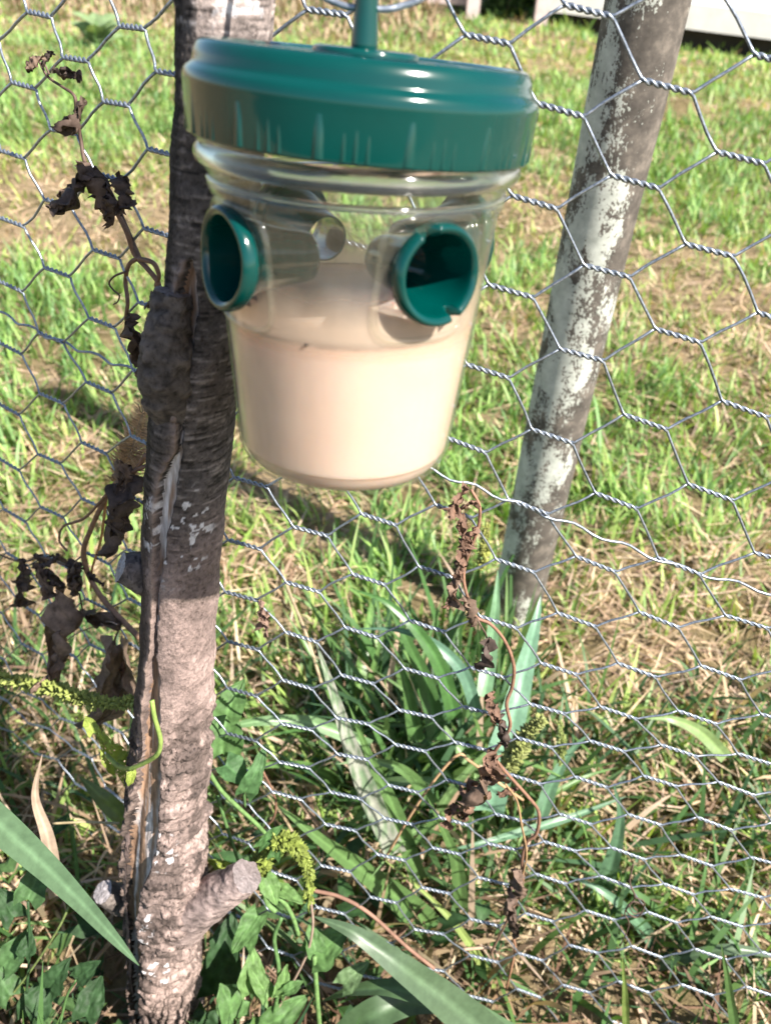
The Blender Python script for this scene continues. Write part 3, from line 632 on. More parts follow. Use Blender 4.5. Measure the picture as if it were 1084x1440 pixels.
# ------------------------------------------------------------------ wasp trap
TP = P(489, 700, .275); TP = np.array([P(485, 600, .275)[0], .275, .6475])
TROT = Matrix.Rotation(math.radians(4), 3, 'X').to_euler() if False else Vector((0, 0, 0)) and None
from mathutils import Euler
TE = Euler((math.radians(-4.0), math.radians(.6), 0))
trap = tag(empty('wasp_trap', TP), 'clear jar trap with green screw lid, green entry holes and peach bait hanging on wire', 'wasp trap')
trap.rotation_euler = TE
def tp(name, V, F, mat, parent=None, smooth=True):
    me = mesh(name, V, F, smooth); me.materials.append(mat); o_ = bpy.data.objects.new(name, me); COL.objects.link(o_); o_.parent = parent or trap; return o_
def smoothprof(pr, k=5):
    p = cat_pts([(r_, z_, 0) for r_, z_ in pr], k); return p[:, :2]
outer = [(.0005, .0012), (.024, .0010), (.033, .0002), (.0368, .0022), (.0391, .0065), (.0400, .012), (.0432, .046), (.0464, .082), (.0468, .0862), (.0478, .0885), (.0483, .0903), (.0477, .0920), (.0485, .0938), (.0497, .0958), (.0499, .0980), (.0494, .1000), (.0504, .1020), (.0508, .104), (.0508, .1185)]
LOWZ = lambda z: z if z > .0862 else z*(.0862+.0065)/.0862 - .0065
outer = [(r_, LOWZ(z_)) for r_, z_ in outer]
inner = [(max(.0004, r_-.0007), z_ + (.0010 if z_ < .003 else 0)) for r_, z_ in outer]
pr = np.vstack([smoothprof(outer, 8), smoothprof(inner, 8)[::-1]])
V, F = lathe(pr, 160)
cf = V[F].mean(1); kp = np.ones(len(F), bool)
for az_, zc_ in ((35, .0710), (-52.5, .0685), (125, .0700), (-145, .0690)):       # the wall is open where the entry tubes pass through it
    n_ = np.array([math.sin(math.radians(az_)), -math.cos(math.radians(az_)), .05]); n_ /= np.linalg.norm(n_); q = cf - np.array([0, 0, zc_])
    al = q @ n_; kp &= ~((al > .02) & (np.linalg.norm(q - al[:, None]*n_, axis=1) < .0136))
jar = tp('jar', V, F[kp], M_clear)
# bait
LZ = .0525
inr = smoothprof(inner); sel = inr[:, 1] < LZ; lpz = [(r_-.0002, z_+.0002) for r_, z_ in inr[sel]]
rt_ = np.interp(LZ, inr[:, 1][4:], inr[:, 0][4:]) - .0002
prof = lpz + [(rt_, LZ), (rt_-.0004, LZ+.0002), (rt_-.002, LZ-.0006)] + [(rt_*s, LZ-.0008) for s in (.8, .5, .25, .01)]
V, F = lathe(prof, 96)
tl = np.array(TE.to_matrix()); up_l = tl.T @ np.array([0, 0, 1.])
wgt = sstep(.01, LZ-.001, V[:, 2]); V[:, 2] += -wgt*(up_l[0]*V[:, 0] + up_l[1]*V[:, 1])/up_l[2]
sc_ = np.interp(V[:, 2], inr[:, 1][4:], inr[:, 0][4:]); rr_ = np.hypot(V[:, 0], V[:, 1]); rim_ = (wgt > .5) & (rr_ > .035)
k_ = np.where(rim_, (sc_-.0002)/np.maximum(rr_, 1e-6), 1); V[:, 0] *= k_; V[:, 1] *= k_
tp('bait_liquid', V, F, M_bait)
zf = np.linspace(.043, .080, 14); rf = np.interp(zf, inr[:, 1][4:], inr[:, 0][4:]) - .0001
V, F = lathe(list(zip(rf, zf)), 160); cf = V[F].mean(1); kp = np.ones(len(F), bool)
for az_, zc_ in ((35, .0710), (-52.5, .0685), (125, .0700), (-145, .0690)):
    n_ = np.array([math.sin(math.radians(az_)), -math.cos(math.radians(az_)), .05]); n_ /= np.linalg.norm(n_); q = cf - np.array([0, 0, zc_])
    al = q @ n_; kp &= ~((al > .02) & (np.linalg.norm(q - al[:, None]*n_, axis=1) < .0138))
tp('bait_residue', V, F[kp], M_film)
# lid
lidp = [(.0541, .1075), (.0541, .1025), (.0553, .1008), (.0563, .1010), (.0566, .1025), (.0572, .1145), (.0573, .1175), (.0567, .1197), (.0556, .1208), (.0546, .1217), (.0542, .1232), (.0538, .1252), (.0528, .1272), (.0514, .1283), (.0500, .1286), (.0475, .1280), (.0440, .1277), (.0180, .1277), (.0172, .1281), (.0168, .1294), (.0155, .1300), (.0120, .1301), (.0005, .1302)]
lidp = [(r_*.952, .1036 + (z_-.1008)*.905) for r_, z_ in lidp]
V, F = lathe(smoothprof(lidp, 4), 128); lid = tp('lid', V, F, M_green); lid.location = (-.001, 0, .0); lid.rotation_euler = (0, math.radians(1.5), 0); lid.location = (-.0028, 0, 0)
for rr_, zz_, tr_ in ((.0489, .0992, .0034), (.0477, .0918, .0010)):
    q = [np.array([rr_*math.cos(t), rr_*math.sin(t), zz_]) for t in np.linspace(0, 2*math.pi, 120)]
    V, F = tubeVF(np.array(q), tr_, 12, cap=False); tp('neck_ring', V, F, M_thick)
def ribmesh(w_, d_, z0, z1):
    p = []
    for z, s in ((z0, 1), (z1-.0015, 1), (z1-.0004, .75), (z1, .2)):
        for a_ in np.linspace(0, np.pi, 6): p.append((d_*s*math.sin(a_) - .0002, w_*s*math.cos(a_)*.5, z))
    me = mesh('grip_rib', np.array(p), grid_faces(4, 6)[:, ::-1]); me.materials.append(M_green); return me
big_r, mid_r, sm_r = ribmesh(.0030, .0007, .1043, .1165), ribmesh(.0013, .0005, .1043, .1162), ribmesh(.0012, .00045, .1043, .1138)
for k in range(14):
    a0 = 2*math.pi*k/14 + .08
    for da, me in ((0, big_r), (.125, sm_r), (.185, mid_r), (.245, sm_r)):
        a_ = a0 + da; o_ = bpy.data.objects.new('grip_rib', me); COL.objects.link(o_); o_.parent = lid
        zz_ = .0567*.952; o_.location = (zz_*math.cos(a_), zz_*math.sin(a_), 0); o_.rotation_euler = (0, 0, a_)
# hanger: post with a hook on top
hp = cat_pts([(0.0, 0, .1285), (0, 0, .150), (0, 0, .166), (0, 0, .172), (0, 0, .174)], 8)
V, F = tubeVF(hp, np.interp(np.arange(len(hp)), [0, 4, 12, len(hp)-5, len(hp)-1], [.0042, .0036, .0034, .0033, .0012]), 20); tp('hanger', V, F, M_green)
# entry tubes
RJ = lambda z: float(np.interp(z, [LOWZ(.012), LOWZ(.046), .082], [.0400, .0432, .0464]))
def entry(az, zc, notch, sc=1.0):
    rj = RJ(zc); n_ = np.array([math.sin(az), -math.cos(az), .05]); n_ /= np.linalg.norm(n_); e1 = np.cross([0, 0, 1.], n_); e1 /= np.linalg.norm(e1); e2 = np.cross(n_, e1)
    prof = [(.0070, -.026), (.0076, -.0262), (.0092, -.015), (.0118, -.004), (.0124, -.0005), (.0146, .0006), (.0152, .0020), (.0150, .0042), (.0140, .0054), (.0128, .0050), (.0119, .0035), (.0110, -.002), (.0086, -.014), (.0072, -.0255), (.0070, -.026)]
    prof = [(r_*1.05*sc, s_) for r_, s_ in prof]; pr = smoothprof(prof, 4); n = 96; a_ = np.linspace(0, 2*np.pi, n, endpoint=False)
    s = np.repeat(pr[:, 1][:, None], n, 1); r_ = np.repeat(pr[:, 0][:, None], n, 1)
    for na, nw in notch:
        m_ = np.abs((a_ - na + np.pi) % (2*np.pi) - np.pi) < nw; s[:, m_] = np.minimum(s[:, m_], .0004)
    # the lip follows the round wall
    ex, ey = r_*np.cos(a_), r_*np.sin(a_); sag = np.where(s > -.003, rj - np.sqrt(np.maximum(rj**2 - (ex*.9)**2, 0)), 0)
    c = np.array([0, 0, zc]) + n_*rj
    V = c + ex[..., None]*e1 + ey[..., None]*e2 + (s - sag*.75)[..., None]*n_
    t_ = tp('entry_tube', V.reshape(-1, 3), grid_faces(len(pr), n, True), M_green)
    # moulded clear surround
    q = []; sq = .0180
    for t in np.linspace(0, 2*np.pi, 40, endpoint=False):
        cx, cy = math.cos(t), math.sin(t); k = 1/(abs(cx)**5 + abs(cy)**5)**.2; x_, y_ = sq*cx*k, sq*cy*k*1.02
        z_ = zc + y_; rr = RJ(z_) ; q.append(np.array([0, 0, z_]) + rr*np.array([math.sin(az + x_/rr), -math.cos(az + x_/rr), 0]))
    q.append(q[0]); V2, F2 = tubeVF(np.array(q), .0011, 8, cap=False); tp('port_surround', V2, F2, M_clear)
entry(math.radians(35), .0710, [(1.95, .17), (5.15, .10)], .95); entry(math.radians(-52.5), .0685, []); entry(math.radians(125), .0700, []); entry(math.radians(-145), .0690, [])
# insect floating in the bait
p = TP + np.array(TE.to_matrix()) @ np.array([-.0109, -.0421, .0500]) 
V1, F1 = lathe([(.0001, -.0011), (.0006, -.0006), (.0007, .0001), (.0003, .0006), (.0005, .0009), (.0001, .0014)], 8)
V1 = V1[:, [2, 1, 0]]*.6; tag(obj('insect', mesh('insect', V1 + (p - 0) - TP*0 - p, F1), M_insect, None, tuple(p)), 'tiny dark insect stuck on the jar front at the level of the peach bait', 'insect')
# the wire the trap hangs on
pts = [P(250, -120, .36), P(350, -75, .345), P(415, -18, .305), (P(470, 12, .286)), (P(513, 19, .2795)), (P(555, 19, .281)), P(610, 5, .290), P(650, -18, .31), P(740, -80, .345), P(850, -130, .36)]
# seat the wire in the hook
HW = TP + np.array(TE.to_matrix()) @ np.array([-.0005, .0008, .1405])
pts = [np.array([HW[0]-.09, .357, HW[2]+.075]), np.array([HW[0]-.05, .325, HW[2]+.030]), HW + [-.020, .006, .0062], HW + [-.008, .001, .0006], HW, HW + [.010, .001, .0008], HW + [.023, .006, .0075], np.array([HW[0]+.055, .325, HW[2]+.034]), np.array([HW[0]+.10, .357, HW[2]+.08])]
o = tube('hanging_wire', cat_pts(pts, 10), .0010, M_wire, None, 10); tag(o, 'bent galvanised wire loop threaded through the green hanger post of the trap', 'wire')

# ------------------------------------------------------------------ leaves, vines, blades
def leafmesh(c, axis, nrm_, L, Wd, tint, shape='heart', curl=.3, fold=.25, rough=.0, seed=0, nu=14, nv=9, holes=False):
    axis = np.asarray(axis, float); axis /= np.linalg.norm(axis); nrm_ = np.asarray(nrm_, float); nrm_ = nrm_ - axis*axis.dot(nrm_); nrm_ /= np.linalg.norm(nrm_); sd = np.cross(axis, nrm_)
    u = np.linspace(0, 1, nu); v = np.linspace(-1, 1, nv); Ug, Vg = np.meshgrid(u, v, indexing='ij')
    if shape == 'heart': wp = np.where(Ug < .25, .72 + 1.12*Ug, (1-((Ug-.25)/.75)**1.7)); lob = -.20*np.abs(Vg)*(1-Ug)**3
    else: wp = np.sin(np.pi*np.clip(Ug*.96+.02, 0, 1))**.8; lob = 0
    rg = np.random.default_rng(seed)
    wp = wp * (1 + .10*(vnoise(Ug*9+seed, np.sign(Vg)*2+seed) - .5)) + .02
    x = (Ug + lob)*L; y = Vg*wp*Wd/2
    z = fold*np.abs(y) - curl*L*(Ug-.3)**2
    z = z + .055*L*np.cos(Ug*24 - np.abs(Vg)*6)*np.abs(Vg)**.7*(1-Ug)*.5
    if rough:
        z = z + rough*L*(fbm(Ug*4+seed*3.1, Vg*3, Ug*0+seed, 3) - .5)*2; y = y*(1 - .55*np.abs(fbm(Ug*3+seed, Vg*0+seed, Ug*0, 2)-.3)) + rough*.5*L*(vnoise(Ug*5+seed, Vg*4)-.5)
        an = rough*3.2*Vg*(1-.3*Ug) + rough*2.4*(Ug-.4); y2 = y*np.cos(an) - z*np.sin(an); z = y*np.sin(an)*.8 + z*np.cos(an); y = y2
    V = c + x[..., None]*axis + y[..., None]*sd + z[..., None]*nrm_
    F = grid_faces(nu, nv)
    rib = np.exp(-(Vg/.09)**2)*.35 + .16*(np.cos(Ug*24 - np.abs(Vg)*6) > .9)
    T = np.asarray(tint)*(1 + rib)[..., None]*(.85+.3*vnoise(Ug*6+seed, Vg*4))[..., None]
    if holes:
        keep = hsh(F[:, 0]*1.7+seed, F[:, 0]*.3) > .06; F = F[keep]
    return V.reshape(-1, 3), F, T.reshape(-1, 3)
def leaf(par, name, c, axis, nrm_, L, W, tint, mat, **k):
    V, F, T = leafmesh(np.asarray(c, float), axis, nrm_, L, W, tint, **k); return obj(name, mesh(name, V, F, True, T), mat, par)
VIEW = lambda c: (CAMP - c)/np.linalg.norm(CAMP - c)
def imgdir(c, dx, dy):                               # world direction that reads as (dx, dy) across the view
    return dx*Rv - dy*Uv
def pxm(c, n): return n/FPX * (c - CAMP).dot(Fv)     # n picture pixels at that distance, in metres
DB = [(.085, .058, .045), (.11, .075, .058), (.07, .05, .042), (.14, .095, .07)]
def dried(par, px, py, dx, dy, Lp, Wp, off=.004, rough=.35, seed=None, tint=None, place=PF):
    c0 = place(px, py, off); seed = seed if seed is not None else random.randint(0, 999)
    nn_ = VIEW(c0) + rng.normal(size=3)*.35
    ax = imgdir(c0, dx, dy) + VIEW(c0)*rng.normal()*.25
    return leaf(par, 'dried_leaf', c0, ax, nn_, pxm(c0, Lp*1.2), pxm(c0, Wp*1.45), tint or DB[seed % 4], M_dead, shape='heart' if Wp > 40 else 'oval', curl=.5*rng.normal(), fold=.5, rough=rough, seed=seed, nu=20 if Lp < 70 else 40, nv=13 if Lp < 70 else 29)
def vine(par, name, pl, off, r0, r1, tint, mat=M_stem, sides=6, place=PF):
    p = cat_pts([place(x, y, off + rng.normal()*.0012) for x, y in pl], 8); return tube(name, p, np.linspace(r0, r1, len(p)), mat, par, sides, tint)
BR = (.17, .10, .07); BRD = (.10, .065, .05)

v1 = tag(empty('dried_vine', PF(130, 260, .003)), 'thin dried vine with a dark curled leaf clump high on the netting, left of trunk', 'dried vine', 'dried vines on the netting')
vine(v1, 'stem', [(55, 85), (68, 108), (88, 122), (105, 135), (108, 160), (114, 195), (119, 225), (128, 246), (150, 262), (165, 290), (180, 325), (196, 362)], .003, .0006, .0013, BRD)
vine(v1, 'stem', [(160, 290), (178, 325), (190, 358), (208, 378), (222, 396), (226, 412), (236, 425)], .005, .0012, .0014, BR)
vine(v1, 'stem', [(196, 362), (182, 372), (177, 395), (180, 425), (178, 450), (186, 470)], .004, .0012, .0010, BR)
vine(v1, 'stem', [(196, 364), (216, 370), (224, 388), (220, 402), (230, 418)], .007, .0013, .0010, BR)
vine(v1, 'tendril', [(178, 382), (162, 388), (154, 398), (160, 408), (168, 415), (166, 424), (160, 428)], .004, .0006, .0004, BRD)
vine(v1, 'tendril', [(70, 105), (64, 92), (58, 80)], .004, .0005, .0004, BRD)
for a in ((62, 78, -.8, .3, 26, 14), (58, 92, .6, -.6, 22, 12), (74, 98, 1, .25, 34, 10), (118, 138, -.45, .9, 48, 20), (118, 230, -.1, 1, 35, 20), (128, 243, .2, .7, 60, 52), (140, 240, -.7, .6, 75, 40), (132, 272, .5, .9, 40, 30), (162, 248, .1, 1, 50, 34), (115, 262, -1, .5, 32, 18), (150, 255, .15, 1, 52, 26)):
    dried(v1, *a, off=.006)
for a in ((183, 442, .25, 1, 62, 34), (192, 470, .3, 1, 60, 30), (200, 500, .1, 1, 50, 24), (228, 405, -.8, .6, 30, 16)): dried(v1, *a, off=.005)

v2 = tag(empty('dried_vine', PF(150, 760, .003)), 'brown withered vine with big drooping dead leaves, low on the netting left of the trunk', 'dried vine', 'dried vines on the netting')
vine(v2, 'stem', [(205, 640), (190, 662), (160, 683), (143, 712), (128, 745), (118, 775), (124, 805), (142, 838), (168, 868), (198, 898)], .006, .0016, .0022, (.20, .115, .075))
vine(v2, 'stem', [(205, 655), (180, 668), (155, 690), (120, 728), (90, 740), (84, 760), (95, 775)], .008, .0012, .0008, BR)
vine(v2, 'stem', [(150, 700), (142, 760), (130, 800), (128, 830)], .004, .0010, .0008, (.35, .18, .07))
vine(v2, 'stem', [(0, 780), (30, 790), (60, 784), (95, 795), (120, 800)], .006, .0008, .0010, BRD)
vine(v2, 'tendril', [(145, 832), (155, 836), (158, 842), (152, 845), (148, 838)], .007, .0004, .0003, BRD)
vine(v2, 'stem', [(112, 835), (116, 860), (108, 870)], .007, .0008, .0008, BRD)
vine(v2, 'stem', [(170, 880), (162, 900), (165, 915)], .007, .0008, .0008, BRD)
vine(v2, 'tendril', [(95, 900), (110, 890), (135, 880), (152, 874), (165, 878)], .016, .0005, .0005, (.3, .22, .17))
for a in ((178, 655, -.05, 1, 70, 44), (190, 668, -.3, 1, 80, 36), (175, 715, -.35, 1, 62, 32)): dried(v2, *a, off=.007)
for a in ((30, 785, .1, 1, 40, 12), (35, 805, -.1, 1, 45, 16), (55, 790, .3, 1, 45, 22), (62, 800, .6, .8, 36, 18), (20, 820, .5, -.2, 30, 14), (48, 780, 1, .3, 40, 16), (100, 785, .2, 1, 40, 26), (112, 790, -.2, 1, 40, 22), (125, 805, .6, .5, 26, 14), (100, 808, .1, 1, 26, 18), (85, 780, -.6, .4, 26, 12)): dried(v2, *a, off=.008)
for (px, py, dx, dy, Lp, Wp, sd, tt) in ((112, 852, -.28, 1, 105, 50, 31, (.17, .115, .085)), (118, 858, .75, .35, 55, 34, 12, (.10, .068, .052)), (163, 912, -.18, 1, 100, 66, 44, (.17, .12, .09)), (172, 930, .3, 1, 28, 18, 5, (.28, .16, .10))):
    dried(v2, px, py, dx, dy, Lp, Wp, off=.022, rough=.26, seed=sd, tint=tt)

v3 = tag(empty('dried_vine', PF(690, 930, .003)), 'shrivelled brown vine with crumpled dead leaves climbing the netting left of the painted pole', 'dried vine', 'dried vines on the netting')
vine(v3, 'stem', [(662, 688), (674, 712), (672, 742), (660, 775), (652, 805), (655, 832), (668, 866), (690, 878), (710, 902), (722, 935), (720, 965), (712, 990), (717, 1020), (706, 1042), (695, 1060), (706, 1080), (740, 1118), (757, 1142), (754, 1172), (740, 1185), (734, 1210), (734, 1240), (722, 1275)], .003, .0009, .0014, (.22, .12, .08))
vine(v3, 'stem', [(710, 1102), (726, 1125), (733, 1160), (740, 1205), (728, 1250)], .004, .0008, .0008, (.30, .19, .10))
vine(v3, 'stem', [(668, 866), (676, 880), (684, 896), (683, 915)], .004, .0006, .0006, BRD)
vine(v3, 'stem', [(722, 1275), (705, 1310), (690, 1340)], .004, .0008, .0012, BR)
for a in ((660, 684, -.6, .7, 34, 16), (645, 702, -.3, .3, 26, 14), (672, 706, -.9, .4, 34, 16), (650, 722, -.1, 1, 40, 20), (668, 740, -.4, 1, 40, 16), (656, 760, -.3, 1, 48, 20), (652, 790, -.4, 1, 55, 24), (644, 820, -.4, .8, 34, 22), (652, 840, .3, 1, 36, 18), (688, 896, -.25, 1, 46, 22), (692, 972, .0, 1, 30, 22), (695, 990, .1, 1, 30, 22), (702, 1005, .2, 1, 40, 16), (688, 1055, -.1, 1, 40, 22), (698, 1062, .1, 1, 36, 22), (685, 1080, -.4, 1, 50, 26), (672, 1100, -.4, 1, 50, 28), (690, 1115, -1, .2, 36, 18), (700, 1118, .8, -.2, 26, 14), (727, 1222, -.1, 1, 34, 20), (720, 1245, -.1, 1, 34, 24), (720, 1275, 0, 1, 36, 26), (640, 1130, -.3, .8, 30, 16)):
    dried(v3, *a, off=.005, tint=(.15, .088, .062) if rng.random() < .6 else None)
v4 = tag(empty('dried_leaf_scrap', PF(372, 860, .003)), 'small shrivelled dead leaf scrap caught on the netting right of the trunk', 'dead leaf')
for a in ((365, 845, .2, 1, 34, 18), (372, 860, .1, 1, 30, 14)): dried(v4, *a, off=.003, tint=(.20, .13, .10))
v5 = tag(empty('dried_tendril', PF(885, 1275, .003)), 'wiry dark tendril tangled on the netting at lower right', 'dried tendril')
vine(v5, 'stem', [(890, 1215), (885, 1240), (892, 1262), (880, 1280), (895, 1290), (905, 1275), (888, 1268), (878, 1284), (884, 1300), (872, 1330)], .003, .0007, .0005, BRD)
vine(v5, 'tendril', [(892, 1262), (905, 1268), (902, 1282), (890, 1284), (884, 1272)], .005, .0005, .0004, BRD)

# seed heads with bristly spikelets
def spike(label, pl, place, rpx, tint, group='grass seed heads', dens=1.0, bristle=False, cat='seed head'):
    pts = [np.asarray(place(*q), float) for q in pl]; c0 = pts[0]; e = tag(empty('seed_head', c0), label, cat, group)
    p = cat_pts(pts, 10); r_ = pxm(p[len(p)//2], rpx); tube('stem', p, r_*.16, M_stem, e, 5, np.array(tint)*.8)
    n = int(len(p)*9*dens); t_, n_, b_ = frames(p); V, F, T = [], [], []
    for k in range(n):
        s = rng.random()*.97; i = int(s*(len(p)-1)); a_ = rng.uniform(0, 6.28); env = (.55+.45*math.sin(math.pi*min(1, s*1.15+.08)))
        d = (math.cos(a_)*n_[i] + math.sin(a_)*b_[i]); d = d + t_[i]*(.4 if not bristle else .8); d /= np.linalg.norm(d); q = p[i] + d*r_*.12
        L = r_*env*rng.uniform(.7, 1.25)*(1.0 if not bristle else 1.5); sd = np.cross(d, rng.normal(size=3)); sd /= np.linalg.norm(sd); w_ = L*(.28 if not bristle else .04)
        s2 = np.cross(d, sd); b0 = len(V)
        V += [q, q+d*L*.5+sd*w_, q+d*L, q+d*L*.5-sd*w_, q+d*L*.5+s2*w_, q+d*L*.5-s2*w_]; F += [(b0, b0+1, b0+4), (b0, b0+4, b0+3), (b0, b0+3, b0+5), (b0, b0+5, b0+1), (b0+2, b0+4, b0+1), (b0+2, b0+3, b0+4), (b0+2, b0+5, b0+3), (b0+2, b0+1, b0+5)]
        T += [np.array(tint)*rng.uniform(.65, 1.3)]*6
    obj('spikelets', mesh('spikelets', np.array(V), F, False, np.array(T)), M_leaf if not bristle else M_straw, e); return e
PFo = lambda off: (lambda x, y: PF(x, y, off))
YG = (.30, .36, .06)
spike('yellow green seed head bending in an arch beside the sawn branch stub', [(378, 1262), (368, 1225), (376, 1195), (398, 1182), (420, 1194), (434, 1228), (434, 1282)], PFo(.04), 15, (.22, .27, .06), dens=1.6)
spike('bristly yellow green seed head reaching in from the left edge below the big dead leaves', [(-30, 945), (20, 958), (70, 968), (120, 984), (165, 990), (195, 982)], PFo(.11), 15, (.29, .33, .09), dens=1.3)
spike('small pale green seed head behind the netting right of the shrivelled vine', [(712, 1085), (722, 1062), (742, 1032), (764, 1008)], lambda x, y: P(x, y, .43), 16, (.30, .33, .12), dens=1.5)
spike('short upright pale green seed head furthest right behind the netting', [(788, 1075), (789, 1045), (788, 1012)], lambda x, y: P(x, y, .48), 8, (.26, .31, .10))
spike('small yellow green seed head close to the left side of the pole foot', [(676, 800), (682, 768), (684, 735)], lambda x, y: P(x, y, .6), 10, (.33, .35, .10))
spike('fluffy straw coloured dry seed head beside the trunk under the burl', [(166, 680), (180, 650), (194, 610), (206, 570)], PFo(-.02), 22, (.58, .42, .26), dens=2.2, bristle=True)
spike('straw coloured dry seed head sticking up at lower right behind the netting', [(965, 1345), (972, 1318), (975, 1300)], lambda x, y: P(x, y, .5), 9, (.5, .40, .25))

# broad grass blades, one object each
def blade(par, name, pts, wpx, tint, mat=M_broad, tip0=True, tip1=False, roll=.0, fold=.28, streak=0, taper=.75):
    p = cat_pts(pts, 8); n = len(p); t_ = np.gradient(p, axis=0); t_ /= np.linalg.norm(t_, axis=1)[:, None]
    s = np.linspace(0, 1, n); pr = np.ones(n)
    if tip0: pr = pr*np.minimum(1, (s/taper+.005))**.85
    if tip1: pr = pr*np.minimum(1, ((1-s)/.6+.01))**.75
    V, T = [], []
    for i in range(n):
        vd = VIEW(p[i]); sd = np.cross(t_[i], vd); sd /= np.linalg.norm(sd); nn_ = np.cross(sd, t_[i]); sd2 = sd*math.cos(roll) + nn_*math.sin(roll); n2 = np.cross(sd2, t_[i])
        W_ = pxm(p[i], wpx)*.5*pr[i]
        for q in (-1, -.66, -.33, 0, .33, .66, 1):
            V.append(p[i] + sd2*q*W_ + n2*(fold*abs(q)*W_ + .05*W_*math.sin(i*.9+q*2)))
            st = 1 + (.45 if abs(q) < .1 else 0) + .10*math.sin(q*19)
            c = np.array(tint)*st
            if streak and hsh(i*.37+q, q*3.1+streak) > .45: c = c*.3 + np.array([.42, .40, .36])*.7
            T.append(c)
    return obj(name, mesh(name, np.array(V), grid_faces(n, 7), True, np.array(T)), mat, par)
def one(label, pl, wpx, tint, group='broad grass blades', **k):
    pts = [P(x, y, D) for x, y, D in pl]; e = blade(None, 'single_grass_blade', pts, wpx, tint, **k); tag(e, label, 'grass', group); return e
G1 = (.072, .115, .062); G2 = (.085, .155, .050); G3 = (.10, .19, .11)
one('wide grey green blade slanting down to the bottom edge in front of the netting', [(440, 1288, .325), (500, 1313, .315), (565, 1360, .305), (640, 1418, .30), (730, 1495, .29)], 52, G1, taper=.8)
one('wide blade lying flat just below the biggest slanting blade at the bottom edge', [(452, 1408, .32), (500, 1393, .315), (560, 1392, .31), (640, 1418, .305), (740, 1475, .30)], 40, (.07, .125, .055), roll=.5)
one('short dark blade cut off by the bottom edge right of the trunk', [(470, 1475, .30), (520, 1430, .31), (580, 1412, .32), (650, 1425, .32)], 42, (.06, .105, .05), tip0=False, tip1=True)
one('wide pale green blade crossing the lower left corner in front of the trunk', [(196, 1358, .285), (160, 1318, .285), (108, 1262, .28), (50, 1205, .275), (-20, 1145, .27), (-90, 1100, .26)], 56, (.095, .16, .09), taper=1.0)
one('long blade slanting down behind the netting right of the seed head arch', [(385, 1128, .42), (450, 1180, .42), (520, 1232, .43), (590, 1290, .44), (640, 1350, .45)], 40, G2)
one('bleached streaky blade leaning steeply behind the netting below the jar', [(443, 900, .47), (466, 965, .46), (490, 1040, .45), (518, 1115, .45), (556, 1200, .45)], 30, (.14, .20, .12), streak=3.)
one('narrow green blade right beside the bleached streaky blade', [(490, 990, .48), (520, 1065, .47), (555, 1140, .46), (588, 1235, .45)], 24, G2)
one('thin arched blade bending over to the trunk behind the netting', [(272, 1052, .45), (320, 1024, .46), (385, 1013, .47), (450, 1020, .48), (520, 1050, .48)], 20, (.12, .21, .09))
one('wide pale blue green blade standing in front of the pole foot', [(760, 838, .60), (752, 880, .58), (738, 935, .56), (722, 1000, .53), (702, 1070, .50), (685, 1140, .48)], 44, (.14, .26, .17), roll=.25)
one('thin pale bent blade running down right from the middle of the netting foot', [(535, 1205, .42), (590, 1250, .42), (640, 1300, .41), (680, 1360, .40), (705, 1420, .39)], 14, (.20, .26, .08))
one('slender blade leaning right behind the netting at lower right', [(800, 1232, .47), (850, 1255, .46), (900, 1300, .45), (945, 1365, .44), (990, 1440, .43)], 26, G3)
one('blade lying almost level by the right edge near the netting foot', [(850, 1385, .42), (910, 1365, .42), (980, 1342, .42), (1040, 1335, .42), (1110, 1350, .42)], 24, G1, tip1=True)
one('narrow upright blade near the bottom right corner in front of the netting', [(1013, 1325, .32), (1022, 1375, .318), (1032, 1440, .315), (1040, 1490, .31)], 16, G2)
one('thin upright yellow green blade at the bottom edge right of centre', [(874, 1340, .33), (878, 1390, .325), (880, 1450, .32)], 10, (.16, .22, .06))
one('pale blade bending over the lawn right of the pole foot', [(905, 1010, .60), (945, 1012, .60), (985, 1030, .60), (1020, 1065, .59)], 20, (.18, .26, .10))
one('broad flat blade behind the netting just right of the shrivelled vine foot', [(862, 1100, .52), (872, 1145, .51), (866, 1190, .50), (850, 1240, .49), (830, 1290, .48)], 26, G3)
one('green blade curving down left of the shrivelled vine', [(600, 1120, .43), (625, 1170, .43), (642, 1215, .43), (648, 1275, .43)], 20, G2)
one('level blue green blade crossing behind the shrivelled vine stem', [(610, 1200, .47), (680, 1185, .48), (740, 1168, .50), (800, 1150, .52), (880, 1120, .54)], 18, G3, tip1=True)
one('straw coloured broad dead blade lying in the shade at the left edge', [(60, 1060, .36), (50, 1120, .35), (68, 1180, .34), (80, 1260, .33)], 20, (.32, .24, .18), mat=M_straw)
one('olive leaf blade sloping down to the trunk behind the bunched netting', [(112, 1092, .40), (140, 1118, .39), (170, 1148, .385), (195, 1185, .38)], 40, (.11, .15, .045), tip1=True)
# the tall clump at the pole foot
cl = tag(empty('grass_clump', (P(640, 1100, .60)[0], .60, float(gz(.08, .6)))), 'lush clump of long green blades growing at the foot of the pole', 'grass clump')
rc = np.random.default_rng(5)
for k in range(30):
    x0 = rc.uniform(-.03, .17); y0 = rc.uniform(.50, .66); z0 = float(gz(x0, y0)); L = rc.uniform(.14, .27); az = rc.uniform(0, 6.28); ln = rc.uniform(.08, .5); bd = rc.uniform(.5, 1.8)
    pts = []; q = np.array([x0, y0, z0]); 
    for s in np.linspace(0, 1, 6): 
        pts.append(q.copy()); a_ = ln + bd*s; q = q + L/5*np.array([math.sin(a_)*math.cos(az), math.sin(a_)*math.sin(az), math.cos(a_)])
    g_ = [(.09, .17, .05), (.11, .20, .06), (.07, .14, .05), (.14, .23, .09)][k % 4]
    blade(cl, 'blade', pts[::-1], rc.uniform(12, 24), g_, roll=rc.uniform(-.8, .8))
